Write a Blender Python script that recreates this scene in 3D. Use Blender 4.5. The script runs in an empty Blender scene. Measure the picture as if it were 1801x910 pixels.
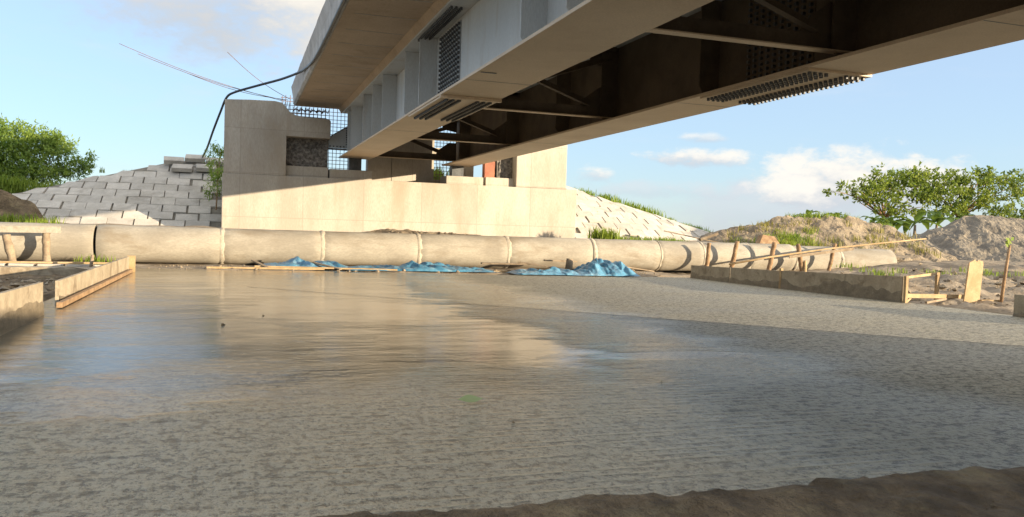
import bpy, math, random
from mathutils import Vector, Matrix, noise as mnoise

R = math.radians
rnd = random.Random(7)
SC = bpy.context.scene
COL = SC.collection

# ------------------------------------------------------------------ camera
CAM_YAW, CAM_PITCH, CAM_ROLL, CAM_H, FOCAL = 18.4, 2.05, 1.8, 1.5, 1450.0
cam_d = bpy.data.cameras.new("camera")
cam = bpy.data.objects.new("camera", cam_d)
COL.objects.link(cam)
SC.camera = cam
cam_d.sensor_fit = 'HORIZONTAL'
cam_d.sensor_width = 36
cam_d.lens = FOCAL / 1801 * 36
cam_d.clip_start = 0.05
cam_d.clip_end = 8000
cam.matrix_world = (Matrix.Translation((0, 0, CAM_H)) @ Matrix.Rotation(R(-CAM_YAW), 4, 'Z')
                    @ Matrix.Rotation(R(90 - CAM_PITCH), 4, 'X') @ Matrix.Rotation(R(CAM_ROLL), 4, 'Z'))

# ------------------------------------------------------------------ light
SUN_ELEV, SUN_AZ = 7.1, 134.0          # azimuth clockwise from +Y
SUN_DIR = Vector((math.sin(R(SUN_AZ)) * math.cos(R(SUN_ELEV)), math.cos(R(SUN_AZ)) * math.cos(R(SUN_ELEV)), math.sin(R(SUN_ELEV))))
sun_d = bpy.data.lights.new("sun", 'SUN')
sun_d.energy = 4.0
sun_d.angle = R(0.5)
sun_d.color = (1.0, 0.82, 0.58)
sun = bpy.data.objects.new("sun", sun_d)
COL.objects.link(sun)
sun.rotation_euler = SUN_DIR.to_track_quat('Z', 'Y').to_euler()

SC.view_settings.view_transform = 'Standard'
SC.view_settings.look = 'None'
SC.view_settings.gamma = 1.0
SC.view_settings.use_curve_mapping = False
SC.view_settings.exposure = 1.55
SC.cycles.max_bounces = 8
SC.cycles.diffuse_bounces = 3
SC.cycles.glossy_bounces = 4
SC.cycles.caustics_reflective = True
SC.cycles.caustics_refractive = False
SC.cycles.use_denoising = True

SKY_STRENGTH = 0.128
CLOUD_LEVEL = 0.72


class Nodes:
    """small helper for building node trees"""
    def __init__(self, tree):
        self.t = tree
        self.n = tree.nodes
        self.l = tree.links

    def new(self, kind, **kw):
        nd = self.n.new(kind)
        for k, v in kw.items():
            setattr(nd, k, v)
        return nd

    def put(self, sock, v):
        if isinstance(v, (int, float)):
            sock.default_value = v
        elif isinstance(v, (tuple, list)):
            sock.default_value = tuple(v) if len(v) != 3 or sock.type == 'VECTOR' else (*v, 1.0)
        else:
            self.l.new(v, sock)

    def math(self, op, a, b=0.0, c=None, clamp=False):
        nd = self.new('ShaderNodeMath', operation=op, use_clamp=clamp)
        self.put(nd.inputs[0], a)
        self.put(nd.inputs[1], b)
        if c is not None:
            self.put(nd.inputs[2], c)
        return nd.outputs[0]

    def vmath(self, op, a, b=(0, 0, 0)):
        nd = self.new('ShaderNodeVectorMath', operation=op)
        self.put(nd.inputs[0], a)
        self.put(nd.inputs[1], b)
        return nd.outputs['Value'] if op in ('DOT_PRODUCT', 'LENGTH') else nd.outputs[0]

    def noise(self, vec, scale, detail=4.0, rough=0.55, dist=0.0):
        nd = self.new('ShaderNodeTexNoise')
        self.put(nd.inputs['Vector'], vec)
        nd.inputs['Scale'].default_value = scale
        nd.inputs['Detail'].default_value = detail
        nd.inputs['Roughness'].default_value = rough
        nd.inputs['Distortion'].default_value = dist
        return nd.outputs['Fac']

    def ramp(self, fac, lo, hi, a=0.0, b=1.0):
        nd = self.new('ShaderNodeMapRange', interpolation_type='SMOOTHSTEP')
        self.put(nd.inputs[0], fac)
        nd.inputs[1].default_value = lo
        nd.inputs[2].default_value = hi
        nd.inputs[3].default_value = a
        nd.inputs[4].default_value = b
        return nd.outputs[0]

    def mix(self, fac, a, b):
        nd = self.new('ShaderNodeMix', data_type='RGBA')
        self.put(nd.inputs[0], fac)
        self.put(nd.inputs[6], a)
        self.put(nd.inputs[7], b)
        return nd.outputs[2]

    def scaled(self, vec, s):
        return self.vmath('MULTIPLY', vec, s)

    def bump(self, h, strength, dist=0.02, normal=None):
        nd = self.new('ShaderNodeBump')
        nd.inputs['Strength'].default_value = strength
        nd.inputs['Distance'].default_value = dist
        self.put(nd.inputs['Height'], h)
        if normal is not None:
            self.put(nd.inputs['Normal'], normal)
        return nd.outputs[0]


def make_world():
    w = bpy.data.worlds.new("World")
    SC.world = w
    w.use_nodes = True
    N = Nodes(w.node_tree)
    N.n.clear()
    out = N.new('ShaderNodeOutputWorld')
    bg = N.new('ShaderNodeBackground')
    sky = N.new('ShaderNodeTexSky', sky_type='NISHITA')
    sky.sun_disc = False
    sky.sun_elevation = R(SUN_ELEV)
    sky.sun_rotation = R(SUN_AZ)
    sky.altitude = 0
    sky.air_density = 1.0
    sky.dust_density = 0.3
    sky.ozone_density = 4.0
    tc = N.new('ShaderNodeTexCoord')
    d = tc.outputs['Generated']
    wob = N.noise(N.scaled(d, (1, 1, 1.7)), 9.0, 7.0, 0.62)
    wob2 = N.noise(N.scaled(d, (1, 1, 2.2)), 34.0, 6.0, 0.6)
    wisp = N.noise(N.scaled(d, (1, 1, 5.0)), 5.0, 6.0, 0.6, 0.4)
    col = sky.outputs[0]
    S = CLOUD_LEVEL
    # thin high veil
    col = N.mix(N.math('MULTIPLY', N.ramp(wisp, 0.50, 0.80), 0.35), col, (2.9 * S, 3.1 * S, 3.4 * S))
    col = N.mix(0.58, col, (2.7 * S, 3.1 * S, 3.65 * S))
    # each cloud: direction, half width, half height (radians), edge noise, strength, top colour, base colour
    W_, G_ = (3.85, 3.70, 3.42), (2.30, 2.48, 2.75)
    FILL_ = (11.5, 10.4, 8.7)  # unseen clouds added out of view as warm fill light
    clouds = [
        ((-0.03, 0.97, 0.255), 0.21, 0.082, 0.75, 1.0, (3.1, 3.05, 2.98), (2.25, 2.36, 2.5)),
        ((0.12, 0.97, 0.245), 0.13, 0.085, 0.75, 1.0, (3.75, 3.55, 3.2), (2.9, 2.8, 2.65)),
        ((0.62, 0.78, 0.030), 0.17, 0.042, 1.0, 0.6, (2.6, 2.75, 3.0), (2.1, 2.35, 2.75)),
        ((0.645, 0.76, 0.072), 0.09, 0.042, 1.4, 1.0, W_, G_),
        ((0.700, 0.72, 0.066), 0.07, 0.030, 1.4, 1.0, W_, G_),
        ((0.600, 0.80, 0.055), 0.030, 0.017, 1.5, 0.9, W_, G_),
        ((0.505, 0.86, 0.091), 0.070, 0.012, 1.5, 0.95, W_, G_),
        ((0.515, 0.85, 0.114), 0.030, 0.007, 1.4, 0.6, W_, G_),
        ((0.405, 0.913, 0.068), 0.026, 0.014, 1.4, 0.85, W_, G_),
        ((0.47, 0.88, 0.052), 0.10, 0.012, 1.5, 0.45, (2.9, 2.95, 3.1), (2.3, 2.5, 2.8)),
        ((-0.62, 0.78, 0.34), 0.26, 0.10, 1.0, 0.9, FILL_, G_),
        ((0.93, 0.25, 0.36), 0.34, 0.16, 1.0, 0.9, FILL_, G_),
        ((0.55, -0.8, 0.34), 0.50, 0.18, 1.0, 0.95, FILL_, FILL_),
        ((-0.85, -0.3, 0.45), 0.50, 0.28, 1.0, 0.9, FILL_, G_),
        ((-0.3, -0.8, 0.60), 0.50, 0.28, 1.0, 0.9, FILL_, G_),
        ((0.2, 0.35, 0.90), 0.62, 0.45, 0.9, 0.95, FILL_, FILL_),
        ((0.7, -0.2, 0.75), 0.45, 0.30, 0.9, 0.9, FILL_, G_),
    ]
    for c, hw, hh, amp, st, top, base in clouds:
        c = Vector(c).normalized()
        rt = Vector((c.y, -c.x, 0)).normalized()
        up = rt.cross(c)
        u = N.math('DIVIDE', N.vmath('DOT_PRODUCT', d, tuple(rt)), hw)
        v = N.math('DIVIDE', N.math('SUBTRACT', N.vmath('DOT_PRODUCT', d, tuple(up)), 0.0), hh)
        front = N.math('GREATER_THAN', N.vmath('DOT_PRODUCT', d, tuple(c)), 0.3)
        r2 = N.math('ADD', N.math('MULTIPLY', u, u), N.math('MULTIPLY', v, v))
        nn = N.math('ADD', N.math('MULTIPLY', N.math('SUBTRACT', wob, 0.5), amp * 3.2), N.math('MULTIPLY', N.math('SUBTRACT', wob2, 0.5), amp * 1.6))
        body = N.math('ADD', N.math('SUBTRACT', 1.0, r2), nn)
        m = N.math('MULTIPLY', N.math('MULTIPLY', N.ramp(body, -0.15, 1.15), st), front)
        shade = N.ramp(N.math('ADD', v, N.math('MULTIPLY', nn, 0.7)), -0.8, 0.55)
        cc = N.mix(shade, tuple(x * S for x in base), tuple(x * S for x in top))
        col = N.mix(m, col, cc)
    N.put(bg.inputs[0], col)
    bg.inputs[1].default_value = SKY_STRENGTH
    N.l.new(bg.outputs[0], out.inputs[0])


make_world()


# ------------------------------------------------------------------ mesh helpers
def wloc(o):
    p = Vector((0, 0, 0))
    while o is not None:
        p += Vector(o.location)
        o = o.parent
    return p


class MB:
    """collects geometry in world coordinates and builds ONE mesh object"""
    def __init__(self):
        self.v, self.f = [], []

    def add(self, vs, fs):
        k = len(self.v)
        self.v += [Vector(p) for p in vs]
        self.f += [tuple(i + k for i in f) for f in fs]

    def hexa(self, p):
        """eight corners: bottom 0-3 (counter-clockwise), top 4-7"""
        self.add(p, [(3, 2, 1, 0), (4, 5, 6, 7), (0, 1, 5, 4), (1, 2, 6, 5), (2, 3, 7, 6), (3, 0, 4, 7)])
        return self

    def box(self, x0, x1, y0, y1, z0, z1, jit=0.0):
        p = [(x0, y0, z0), (x1, y0, z0), (x1, y1, z0), (x0, y1, z0), (x0, y0, z1), (x1, y0, z1), (x1, y1, z1), (x0, y1, z1)]
        if jit:
            p = [tuple(c + rnd.uniform(-jit, jit) for c in q) for q in p]
        return self.hexa(p)

    def beam(self, a, b, w, h, up=(0, 0, 1)):
        """box bar from a to b, w wide and h high"""
        a, b = Vector(a), Vector(b)
        d = (b - a).normalized()
        s = d.cross(Vector(up))
        s = s.normalized() if s.length > 1e-4 else Vector((1, 0, 0))
        u = s.cross(d).normalized()
        s, u = s * w / 2, u * h / 2
        return self.hexa([a - s - u, a + s - u, b + s - u, b - s - u, a - s + u, a + s + u, b + s + u, b - s + u])

    def tube(self, path, rad, n=8, cap=True):
        path = [Vector(p) for p in path]
        rads = rad if isinstance(rad, (list, tuple)) else [rad] * len(path)
        k = len(self.v)
        ref = None
        for i, p in enumerate(path):
            d = (path[min(i + 1, len(path) - 1)] - path[max(i - 1, 0)]).normalized()
            if ref is None:
                ref = d.cross(Vector((0, 0, 1)))
                if ref.length < 1e-3:
                    ref = Vector((1, 0, 0))
            ref = (ref - d * ref.dot(d)).normalized()
            o = d.cross(ref)
            for j in range(n):
                a = 2 * math.pi * j / n
                self.v.append(p + (ref * math.cos(a) + o * math.sin(a)) * rads[i])
        for i in range(len(path) - 1):
            for j in range(n):
                q = (j + 1) % n
                self.f.append((k + i * n + j, k + i * n + q, k + (i + 1) * n + q, k + (i + 1) * n + j))
        if cap:
            self.f.append(tuple(k + j for j in reversed(range(n))))
            self.f.append(tuple(k + (len(path) - 1) * n + j for j in range(n)))
        return self

    def prism(self, poly, d):
        """closed polygon (3-D points, in one plane) pushed along d"""
        n = len(poly)
        d = Vector(d)
        a = [Vector(p) for p in poly]
        self.add(a + [p + d for p in a], [tuple(reversed(range(n))), tuple(range(n, 2 * n))] +
                 [(i, (i + 1) % n, n + (i + 1) % n, n + i) for i in range(n)])
        return self

    def grid(self, pts):
        """rows of points"""
        k = len(self.v)
        m = len(pts[0])
        for r in pts:
            self.v += [Vector(p) for p in r]
        for i in range(len(pts) - 1):
            for j in range(m - 1):
                self.f.append((k + i * m + j, k + i * m + j + 1, k + (i + 1) * m + j + 1, k + (i + 1) * m + j))
        return self

    def build(self, name, m, parent=None, origin=None, smooth=False, bevel=0.0, fix=True):
        if parent is not None:
            o0 = wloc(parent)
            origin = o0
        elif origin is None:
            xs = [p.x for p in self.v]
            ys = [p.y for p in self.v]
            origin = Vector(((min(xs) + max(xs)) / 2, (min(ys) + max(ys)) / 2, min(p.z for p in self.v)))
        origin = Vector(origin)
        me = bpy.data.meshes.new(name)
        me.from_pydata([tuple(p - origin) for p in self.v], [], self.f)
        if fix:
            import bmesh
            b = bmesh.new()
            b.from_mesh(me)
            bmesh.ops.recalc_face_normals(b, faces=b.faces)
            b.to_mesh(me)
            b.free()
        if smooth:
            me.polygons.foreach_set('use_smooth', [True] * len(me.polygons))
        me.materials.append(m)
        o = bpy.data.objects.new(name, me)
        COL.objects.link(o)
        if parent is not None:
            o.parent = parent
        else:
            o.location = origin
        if bevel:
            md = o.modifiers.new("bevel", 'BEVEL')
            md.width = bevel
            md.segments = 2
            md.limit_method = 'ANGLE'
        return o


def tag(o, label=None, cat=None, group=None, kind=None):
    if label:
        o['label'] = label
    if cat:
        o['category'] = cat
    if group:
        o['group'] = group
    if kind:
        o['kind'] = kind
    return o


def thing(name, label, cat, loc=(0, 0, 0), group=None):
    o = bpy.data.objects.new(name, None)
    o.empty_display_size = 0.3
    COL.objects.link(o)
    o.location = loc
    return tag(o, label, cat, group)


def nz(x, y, z=0.0, s=1.0, octv=4):
    return mnoise.fractal(Vector((x * s, y * s, z * s)), 1.0, 2.0, octv)


def sstep(a, b, x):
    t = max(0.0, min(1.0, (x - a) / (b - a)))
    return t * t * (3 - 2 * t)


# ------------------------------------------------------------------ materials
def surf(name, c1, c2, scale=1.5, rough=0.85, stain=None, stain_scale=0.5, stain_amt=0.5, bump=0.3, bump_scale=30.0,
         stretch=(1, 1, 1), spec=0.4, island=0.0, rough_var=0.0, bdist=0.02, metallic=0.0, lo=0.35, hi=0.65, panel=None):
    m = bpy.data.materials.new(name)
    m.use_nodes = True
    N = Nodes(m.node_tree)
    bs = N.n['Principled BSDF']
    g = N.new('ShaderNodeNewGeometry')
    pos = N.scaled(g.outputs['Position'], stretch)
    f = N.ramp(N.noise(pos, scale, 6.0, 0.62), lo, hi)
    col = N.mix(f, c1, c2)
    fine = N.noise(pos, bump_scale, 4.0, 0.6)
    col = N.mix(N.ramp(fine, 0.3, 0.7, 0.0, 0.35), col, tuple(x * 0.6 for x in c1))
    if stain is not None:
        s = N.ramp(N.noise(pos, stain_scale, 7.0, 0.68, 0.3), 0.5, 0.68)
        col = N.mix(N.math('MULTIPLY', s, stain_amt), col, stain)
    if island:
        hv = N.new('ShaderNodeHueSaturation')
        N.put(hv.inputs['Value'], N.math('ADD', 1 - island, N.math('MULTIPLY', g.outputs['Random Per Island'], 2 * island)))
        N.put(hv.inputs['Color'], col)
        col = hv.outputs[0]
    if panel:
        sx = N.new('ShaderNodeSeparateXYZ')
        N.l.new(g.outputs['Position'], sx.inputs[0])
        wav = N.math('MULTIPLY', N.math('SUBTRACT', fine, 0.5), 0.01)
        fx = N.math('FRACT', N.math('ADD', N.math('DIVIDE', sx.outputs[0], panel[0]), wav))
        fz = N.math('FRACT', N.math('ADD', N.math('DIVIDE', sx.outputs[2], panel[1]), wav))
        ln = N.math('MAXIMUM', N.math('LESS_THAN', fx, 0.012), N.math('LESS_THAN', fz, 0.016))
        cx = N.new('ShaderNodeCombineXYZ')
        N.put(cx.inputs[0], N.math('FLOOR', N.math('DIVIDE', sx.outputs[0], panel[0])))
        N.put(cx.inputs[2], N.math('FLOOR', N.math('DIVIDE', sx.outputs[2], panel[1])))
        wn = N.new('ShaderNodeTexWhiteNoise', noise_dimensions='3D')
        N.l.new(cx.outputs[0], wn.inputs[0])
        col = N.mix(N.math('MULTIPLY', wn.outputs[0], 0.28), col, tuple(x * 0.72 for x in c1))
        col = N.mix(N.math('MULTIPLY', ln, 0.35), col, tuple(x * 0.5 for x in c1))
    N.put(bs.inputs['Base Color'], col)
    if rough_var:
        N.put(bs.inputs['Roughness'], N.math('ADD', rough - rough_var / 2, N.math('MULTIPLY', f, rough_var)))
    else:
        bs.inputs['Roughness'].default_value = rough
    bs.inputs['Specular IOR Level'].default_value = spec
    bs.inputs['Metallic'].default_value = metallic
    if bump:
        N.put(bs.inputs['Normal'], N.bump(fine, bump, bdist))
    return m


def leafmat(name, c1, c2, trans=0.35, rough=0.55):
    m = bpy.data.materials.new(name)
    m.use_nodes = True
    N = Nodes(m.node_tree)
    bs = N.n['Principled BSDF']
    out = N.n['Material Output']
    g = N.new('ShaderNodeNewGeometry')
    f = g.outputs['Random Per Island']
    big = N.noise(g.outputs['Position'], 0.9, 3.0)
    col = N.mix(N.math('ADD', N.math('MULTIPLY', f, 0.6), N.math('MULTIPLY', N.ramp(big, 0.35, 0.65), 0.4)), c1, c2)
    N.put(bs.inputs['Base Color'], col)
    bs.inputs['Roughness'].default_value = rough
    bs.inputs['Specular IOR Level'].default_value = 0.3
    tr = N.new('ShaderNodeBsdfTranslucent')
    N.put(tr.inputs[0], N.mix(0.5, col, (0.22, 0.28, 0.03)))
    mx = N.new('ShaderNodeMixShader')
    mx.inputs[0].default_value = trans
    N.l.new(bs.outputs[0], mx.inputs[1])
    N.l.new(tr.outputs[0], mx.inputs[2])
    N.l.new(mx.outputs[0], out.inputs[0])
    return m


def wet_concrete():
    """freshly finished, wet paving concrete: broom ridges across the road, puddles, drier patches"""
    m = bpy.data.materials.new("wet_paving_concrete")
    m.use_nodes = True
    N = Nodes(m.node_tree)
    bs = N.n['Principled BSDF']
    g = N.new('ShaderNodeNewGeometry')
    p = g.outputs['Position']
    sp = N.new('ShaderNodeSeparateXYZ')
    N.l.new(p, sp.inputs[0])
    X, Y = sp.outputs[0], sp.outputs[1]
    patch = N.noise(N.scaled(p, (0.35, 0.6, 1)), 1.0, 6.0, 0.62, 0.5)
    # lanes: wet smooth lane on the left, rougher in the middle, drier on the right
    edge1 = N.math('ADD', X, N.math('MULTIPLY', N.math('SUBTRACT', N.noise(N.scaled(p, (0.3, 0.5, 1)), 1.3, 5.0), 0.5), 3.0))
    lane_mid = N.ramp(N.math('ADD', edge1, N.math('MULTIPLY', N.math('SUBTRACT', N.noise(N.scaled(p, (0.8, 2.6, 1)), 1.5, 5.0, 0.65), 0.5), 1.6)), 3.6, 4.8)
    lane_dry = N.ramp(edge1, 5.8, 7.6)
    near = N.ramp(N.math('ADD', Y, N.math('MULTIPLY', N.math('SUBTRACT', patch, 0.5), 6.0)), 6.0, 8.8, 1.0, 0.0)
    pud_n = N.noise(N.scaled(p, (0.25, 0.55, 1)), 1.6, 5.0, 0.55, 0.2)
    puddle = N.math('MULTIPLY', N.ramp(pud_n, 0.47, 0.66), N.math('SUBTRACT', 0.8, N.math('MULTIPLY', near, 0.7)))

    def blob(cx, cy, rx, ry, wob):
        dx = N.math('DIVIDE', N.math('SUBTRACT', X, cx), rx)
        dy = N.math('DIVIDE', N.math('SUBTRACT', Y, cy), ry)
        r = N.math('ADD', N.math('MULTIPLY', dx, dx), N.math('MULTIPLY', dy, dy))
        r = N.math('ADD', r, N.math('MULTIPLY', N.math('SUBTRACT', N.noise(N.scaled(p, (0.7, 1.3, 1)), 1.7, 5.0), 0.5), wob))
        return N.ramp(r, 0.70, 1.05, 1.0, 0.0)
    for b in ((2.9, 10.3, 1.35, 1.5, 1.6), (-0.6, 10.5, 1.6, 3.2, 2.0), (1.8, 14.5, 2.0, 2.4, 2.2), (12.0, 19.5, 1.5, 1.2, 1.5),
              (9.6, 14.0, 1.8, 0.8, 1.5), (-1.0, 7.6, 1.3, 1.0, 2.0), (5.2, 9.0, 1.3, 0.35, 1.5)):
        puddle = N.math('MAXIMUM', puddle, N.math('MULTIPLY', blob(*b), 0.85))
    film = N.math('MULTIPLY', N.math('SUBTRACT', 1.0, lane_mid), N.math('SUBTRACT', 1.0, near))
    strk = N.noise(N.scaled(p, (0.5, 2.2, 1)), 1.0, 5.0, 0.65, 0.3)
    puddle = N.math('MAXIMUM', puddle, N.math('MULTIPLY', film, N.ramp(strk, 0.36, 0.60, 0.45, 0.95)))
    puddle = N.math('MULTIPLY', puddle, N.math('SUBTRACT', 1.0, N.math('MULTIPLY', lane_dry, 0.7)))
    combed = blob(2.9, 5.8, 2.7, 2.6, 1.0)
    # broom ridges run along X
    wv = N.new('ShaderNodeTexWave', wave_type='BANDS', bands_direction='Y', wave_profile='SIN')
    N.put(wv.inputs['Vector'], N.scaled(p, (0.06, 1, 1)))
    wv.inputs['Scale'].default_value = 2.7
    wv.inputs['Distortion'].default_value = 1.8
    wv.inputs['Detail'].default_value = 4.0
    wv.inputs['Detail Scale'].default_value = 1.6
    wv.inputs['Detail Roughness'].default_value = 0.62
    band = N.math('MULTIPLY', N.ramp(wv.outputs['Fac'], 0.55, 1.0), N.ramp(N.noise(N.scaled(p, (1.1, 5.0, 1)), 1.0, 4.0, 0.6), 0.40, 0.58))
    combed = N.math('ADD', N.math('MULTIPLY', combed, 0.65), 0.35)
    ridge = N.noise(N.scaled(p, (1.3, 5.0, 1)), 1.0, 7.0, 0.72, 0.3)
    ridge2 = N.noise(N.scaled(p, (3.0, 8.0, 1)), 1.0, 3.0, 0.6, 0.4)
    grain = N.noise(N.scaled(p, (1.6, 1.0, 1)), 13.0, 5.0, 0.75)
    clump = N.noise(N.scaled(p, (1, 1.0, 1)), 5.0, 4.0, 0.6)
    part = N.ramp(N.noise(N.scaled(p, (0.5, 0.8, 1)), 1.0, 4.0), 0.35, 0.65)
    grit = N.noise(N.scaled(p, (7.0, 8.5, 1)), 1.0, 5.0, 0.75, 0.0)
    h = N.math('ADD', N.math('MULTIPLY', N.math('MULTIPLY', band, combed), 0.20), N.math('MULTIPLY', ridge, 0.05))
    h = N.math('ADD', h, N.math('ADD', N.math('MULTIPLY', grit, 0.40), N.math('MULTIPLY', clump, 0.34)))
    h = N.math('ADD', h, N.math('MULTIPLY', grain, 0.30))
    # film of water lies deepest in the left lane and in the puddles
    keep = N.math('SUBTRACT', 1.0, N.math('MULTIPLY', puddle, 0.80))
    keep = N.math('MULTIPLY', keep, N.math('ADD', 0.13, N.math('ADD', N.math('MULTIPLY', near, 0.85), N.math('MULTIPLY', lane_mid, 0.55))))
    keep = N.math('MULTIPLY', keep, N.ramp(Y, 9.0, 24.0, 1.0, 0.45))
    keep = N.math('MULTIPLY', keep, N.math('SUBTRACT', 1.0, N.math('MULTIPLY', lane_dry, 0.60)))
    swell = N.noise(N.scaled(p, (0.6, 1.0, 1)), 0.9, 3.0, 0.5)
    hh = N.math('ADD', N.math('MULTIPLY', h, keep), N.math('MULTIPLY', swell, 0.12))
    base = N.mix(N.ramp(patch, 0.3, 0.7), (0.125, 0.113, 0.082), (0.20, 0.18, 0.135))
    base = N.mix(N.math('MULTIPLY', N.ramp(ridge, 0.56, 0.38), 0.22), base, (0.06, 0.053, 0.038))
    base = N.mix(N.math('MULTIPLY', N.ramp(clump, 0.50, 0.34), 0.5), base, (0.03, 0.028, 0.022))
    base = N.mix(N.math('MULTIPLY', lane_dry, 0.7), base, (0.41, 0.38, 0.30))
    base = N.mix(N.math('MULTIPLY', N.math('MULTIPLY', N.math('MAXIMUM', near, N.math('MULTIPLY', lane_mid, 0.8)), N.math('SUBTRACT', 1.0, N.math('MULTIPLY', lane_dry, 0.7))), 0.75), base, (0.48, 0.44, 0.325))
    base = N.mix(N.math('MULTIPLY', N.ramp(grit, 0.50, 0.39), 0.7), base, (0.07, 0.062, 0.043))
    base = N.mix(N.math('MULTIPLY', N.ramp(grit, 0.54, 0.64), 0.35), base, (0.46, 0.42, 0.30))
    base = N.mix(N.math('MULTIPLY', N.ramp(grain, 0.52, 0.38), 0.7), base, (0.03, 0.028, 0.022))
    base = N.mix(N.math('MULTIPLY', N.math('MULTIPLY', band, combed), N.math('SUBTRACT', 0.55, N.math('MULTIPLY', puddle, 0.45))), base, (0.52, 0.46, 0.33))
    spots = N.ramp(N.noise(N.scaled(p, (1.2, 2.4, 1)), 2.6, 6.0, 0.7), 0.60, 0.70)
    base = N.mix(N.math('MULTIPLY', spots, 0.7), base, (0.06, 0.055, 0.043))
    pits = N.ramp(N.noise(N.scaled(p, (1.0, 2.0, 1)), 11.0, 3.0, 0.6), 0.68, 0.74)
    base = N.mix(N.math('MULTIPLY', pits, 0.7), base, (0.035, 0.032, 0.026))
    N.put(bs.inputs['Base Color'], base)
    ro = N.math('ADD', 0.11, N.math('MULTIPLY', N.ramp(patch, 0.35, 0.7), 0.10))
    ro = N.math('ADD', ro, N.math('MULTIPLY', lane_mid, 0.04))
    ro = N.math('ADD', ro, N.math('MULTIPLY', lane_dry, 0.42))
    ro = N.math('ADD', ro, N.math('MULTIPLY', N.math('MULTIPLY', near, lane_mid), 0.22))
    ro = N.math('ADD', ro, N.math('MULTIPLY', near, 0.06))
    ro = N.math('ADD', ro, N.math('MULTIPLY', N.math('SUBTRACT', ridge2, 0.5), 0.15))
    ro = N.math('SUBTRACT', ro, N.math('MULTIPLY', puddle, 0.12))
    N.put(bs.inputs['Roughness'], N.math('MAXIMUM', ro, 0.08))
    N.put(bs.inputs['Specular IOR Level'], N.math('SUBTRACT', 0.5, N.math('MULTIPLY', lane_dry, 0.28)))
    bs.inputs['IOR'].default_value = 1.4
    N.put(bs.inputs['Normal'], N.bump(hh, 1.0, 0.13))
    return m


M = {}
M['slab'] = wet_concrete()
M['abut'] = surf("abutment_concrete", (0.40, 0.355, 0.29), (0.50, 0.455, 0.385), 1.1, 0.9, (0.33, 0.26, 0.18), 0.9, 0.5, 0.25, 26, (1, 1, 0.30), panel=(2.27, 1.63))
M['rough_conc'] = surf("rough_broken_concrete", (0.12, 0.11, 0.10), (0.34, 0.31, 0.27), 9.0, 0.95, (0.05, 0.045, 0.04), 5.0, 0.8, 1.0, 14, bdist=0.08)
M['deck'] = surf("deck_soffit_concrete", (0.46, 0.365, 0.265), (0.54, 0.435, 0.325), 0.8, 0.8, (0.27, 0.20, 0.13), 0.9, 0.45, 0.15, 20)
M['fascia'] = surf("deck_edge_concrete", (0.42, 0.41, 0.39), (0.52, 0.51, 0.49), 1.5, 0.85, (0.20, 0.19, 0.18), 1.6, 0.6, 0.3, 18)
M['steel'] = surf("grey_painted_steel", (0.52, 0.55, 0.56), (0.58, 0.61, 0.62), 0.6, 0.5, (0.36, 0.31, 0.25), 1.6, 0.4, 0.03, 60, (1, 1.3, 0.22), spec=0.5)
M['flange'] = surf("bounce_tinted_flange", (0.60, 0.47, 0.325), (0.68, 0.54, 0.385), 0.7, 0.55, (0.46, 0.33, 0.21), 0.8, 0.45, 0.05, 40, spec=0.5)  # warm bounce from the ground is tinted into the grey paint
M['inner_steel'] = surf("dark_inner_steel", (0.10, 0.077, 0.055), (0.165, 0.128, 0.09), 0.9, 0.7, (0.05, 0.04, 0.03), 1.2, 0.5, 0.08, 30)  # plain dark brown for the faces towards the inner bay
M['dark_steel'] = surf("dark_bolt_steel", (0.07, 0.075, 0.08), (0.12, 0.125, 0.13), 6.0, 0.5, None, 1, 0, 0.1, 60)
M['plate'] = surf("splice_plate_steel", (0.20, 0.215, 0.22), (0.27, 0.285, 0.29), 3.0, 0.55, None, 1, 0, 0.05, 60)
M['red_steel'] = surf("red_oxide_steel", (0.30, 0.10, 0.06), (0.40, 0.16, 0.09), 3.0, 0.7, (0.12, 0.05, 0.03), 2.0, 0.5, 0.15, 40)
M['rebar'] = surf("rusty_rebar", (0.13, 0.08, 0.055), (0.24, 0.13, 0.075), 6.0, 0.8, None, 1, 0, 0.2, 90)
M['pipe'] = surf("cast_pipe_concrete", (0.27, 0.24, 0.19), (0.37, 0.335, 0.27), 1.4, 0.85, (0.19, 0.15, 0.10), 0.9, 0.65, 0.3, 24, (0.5, 1, 1.4))
M['mortar'] = surf("joint_mortar", (0.36, 0.32, 0.25), (0.45, 0.40, 0.32), 5.0, 0.95, (0.2, 0.16, 0.11), 2.5, 0.5, 0.6, 22)
M['block'] = surf("slope_block_concrete", (0.45, 0.41, 0.345), (0.55, 0.505, 0.435), 2.0, 0.9, (0.24, 0.21, 0.17), 1.2, 0.5, 0.4, 26, island=0.12)
M['blockbed'] = surf("block_bedding_soil", (0.17, 0.15, 0.12), (0.26, 0.23, 0.18), 3.0, 1.0, None, 1, 0, 0.6, 20)
M['sand'] = surf("sandy_soil", (0.23, 0.175, 0.115), (0.37, 0.295, 0.205), 1.2, 0.95, (0.12, 0.09, 0.06), 1.0, 0.7, 0.8, 9, bdist=0.05)
M['mound'] = surf("spoil_heap_soil", (0.20, 0.155, 0.105), (0.31, 0.25, 0.17), 1.6, 0.95, (0.13, 0.10, 0.07), 1.8, 0.7, 1.0, 6, bdist=0.10)
M['mound_grey'] = surf("grey_spoil_soil", (0.165, 0.14, 0.108), (0.24, 0.205, 0.155), 1.2, 0.95, (0.36, 0.29, 0.20), 0.8, 0.6, 1.0, 6, bdist=0.10)
M['mud'] = surf("dark_mud", (0.10, 0.070, 0.038), (0.24, 0.172, 0.098), 2.6, 0.9, (0.32, 0.255, 0.14), 1.6, 0.6, 1.0, 11, bdist=0.10)
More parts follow.
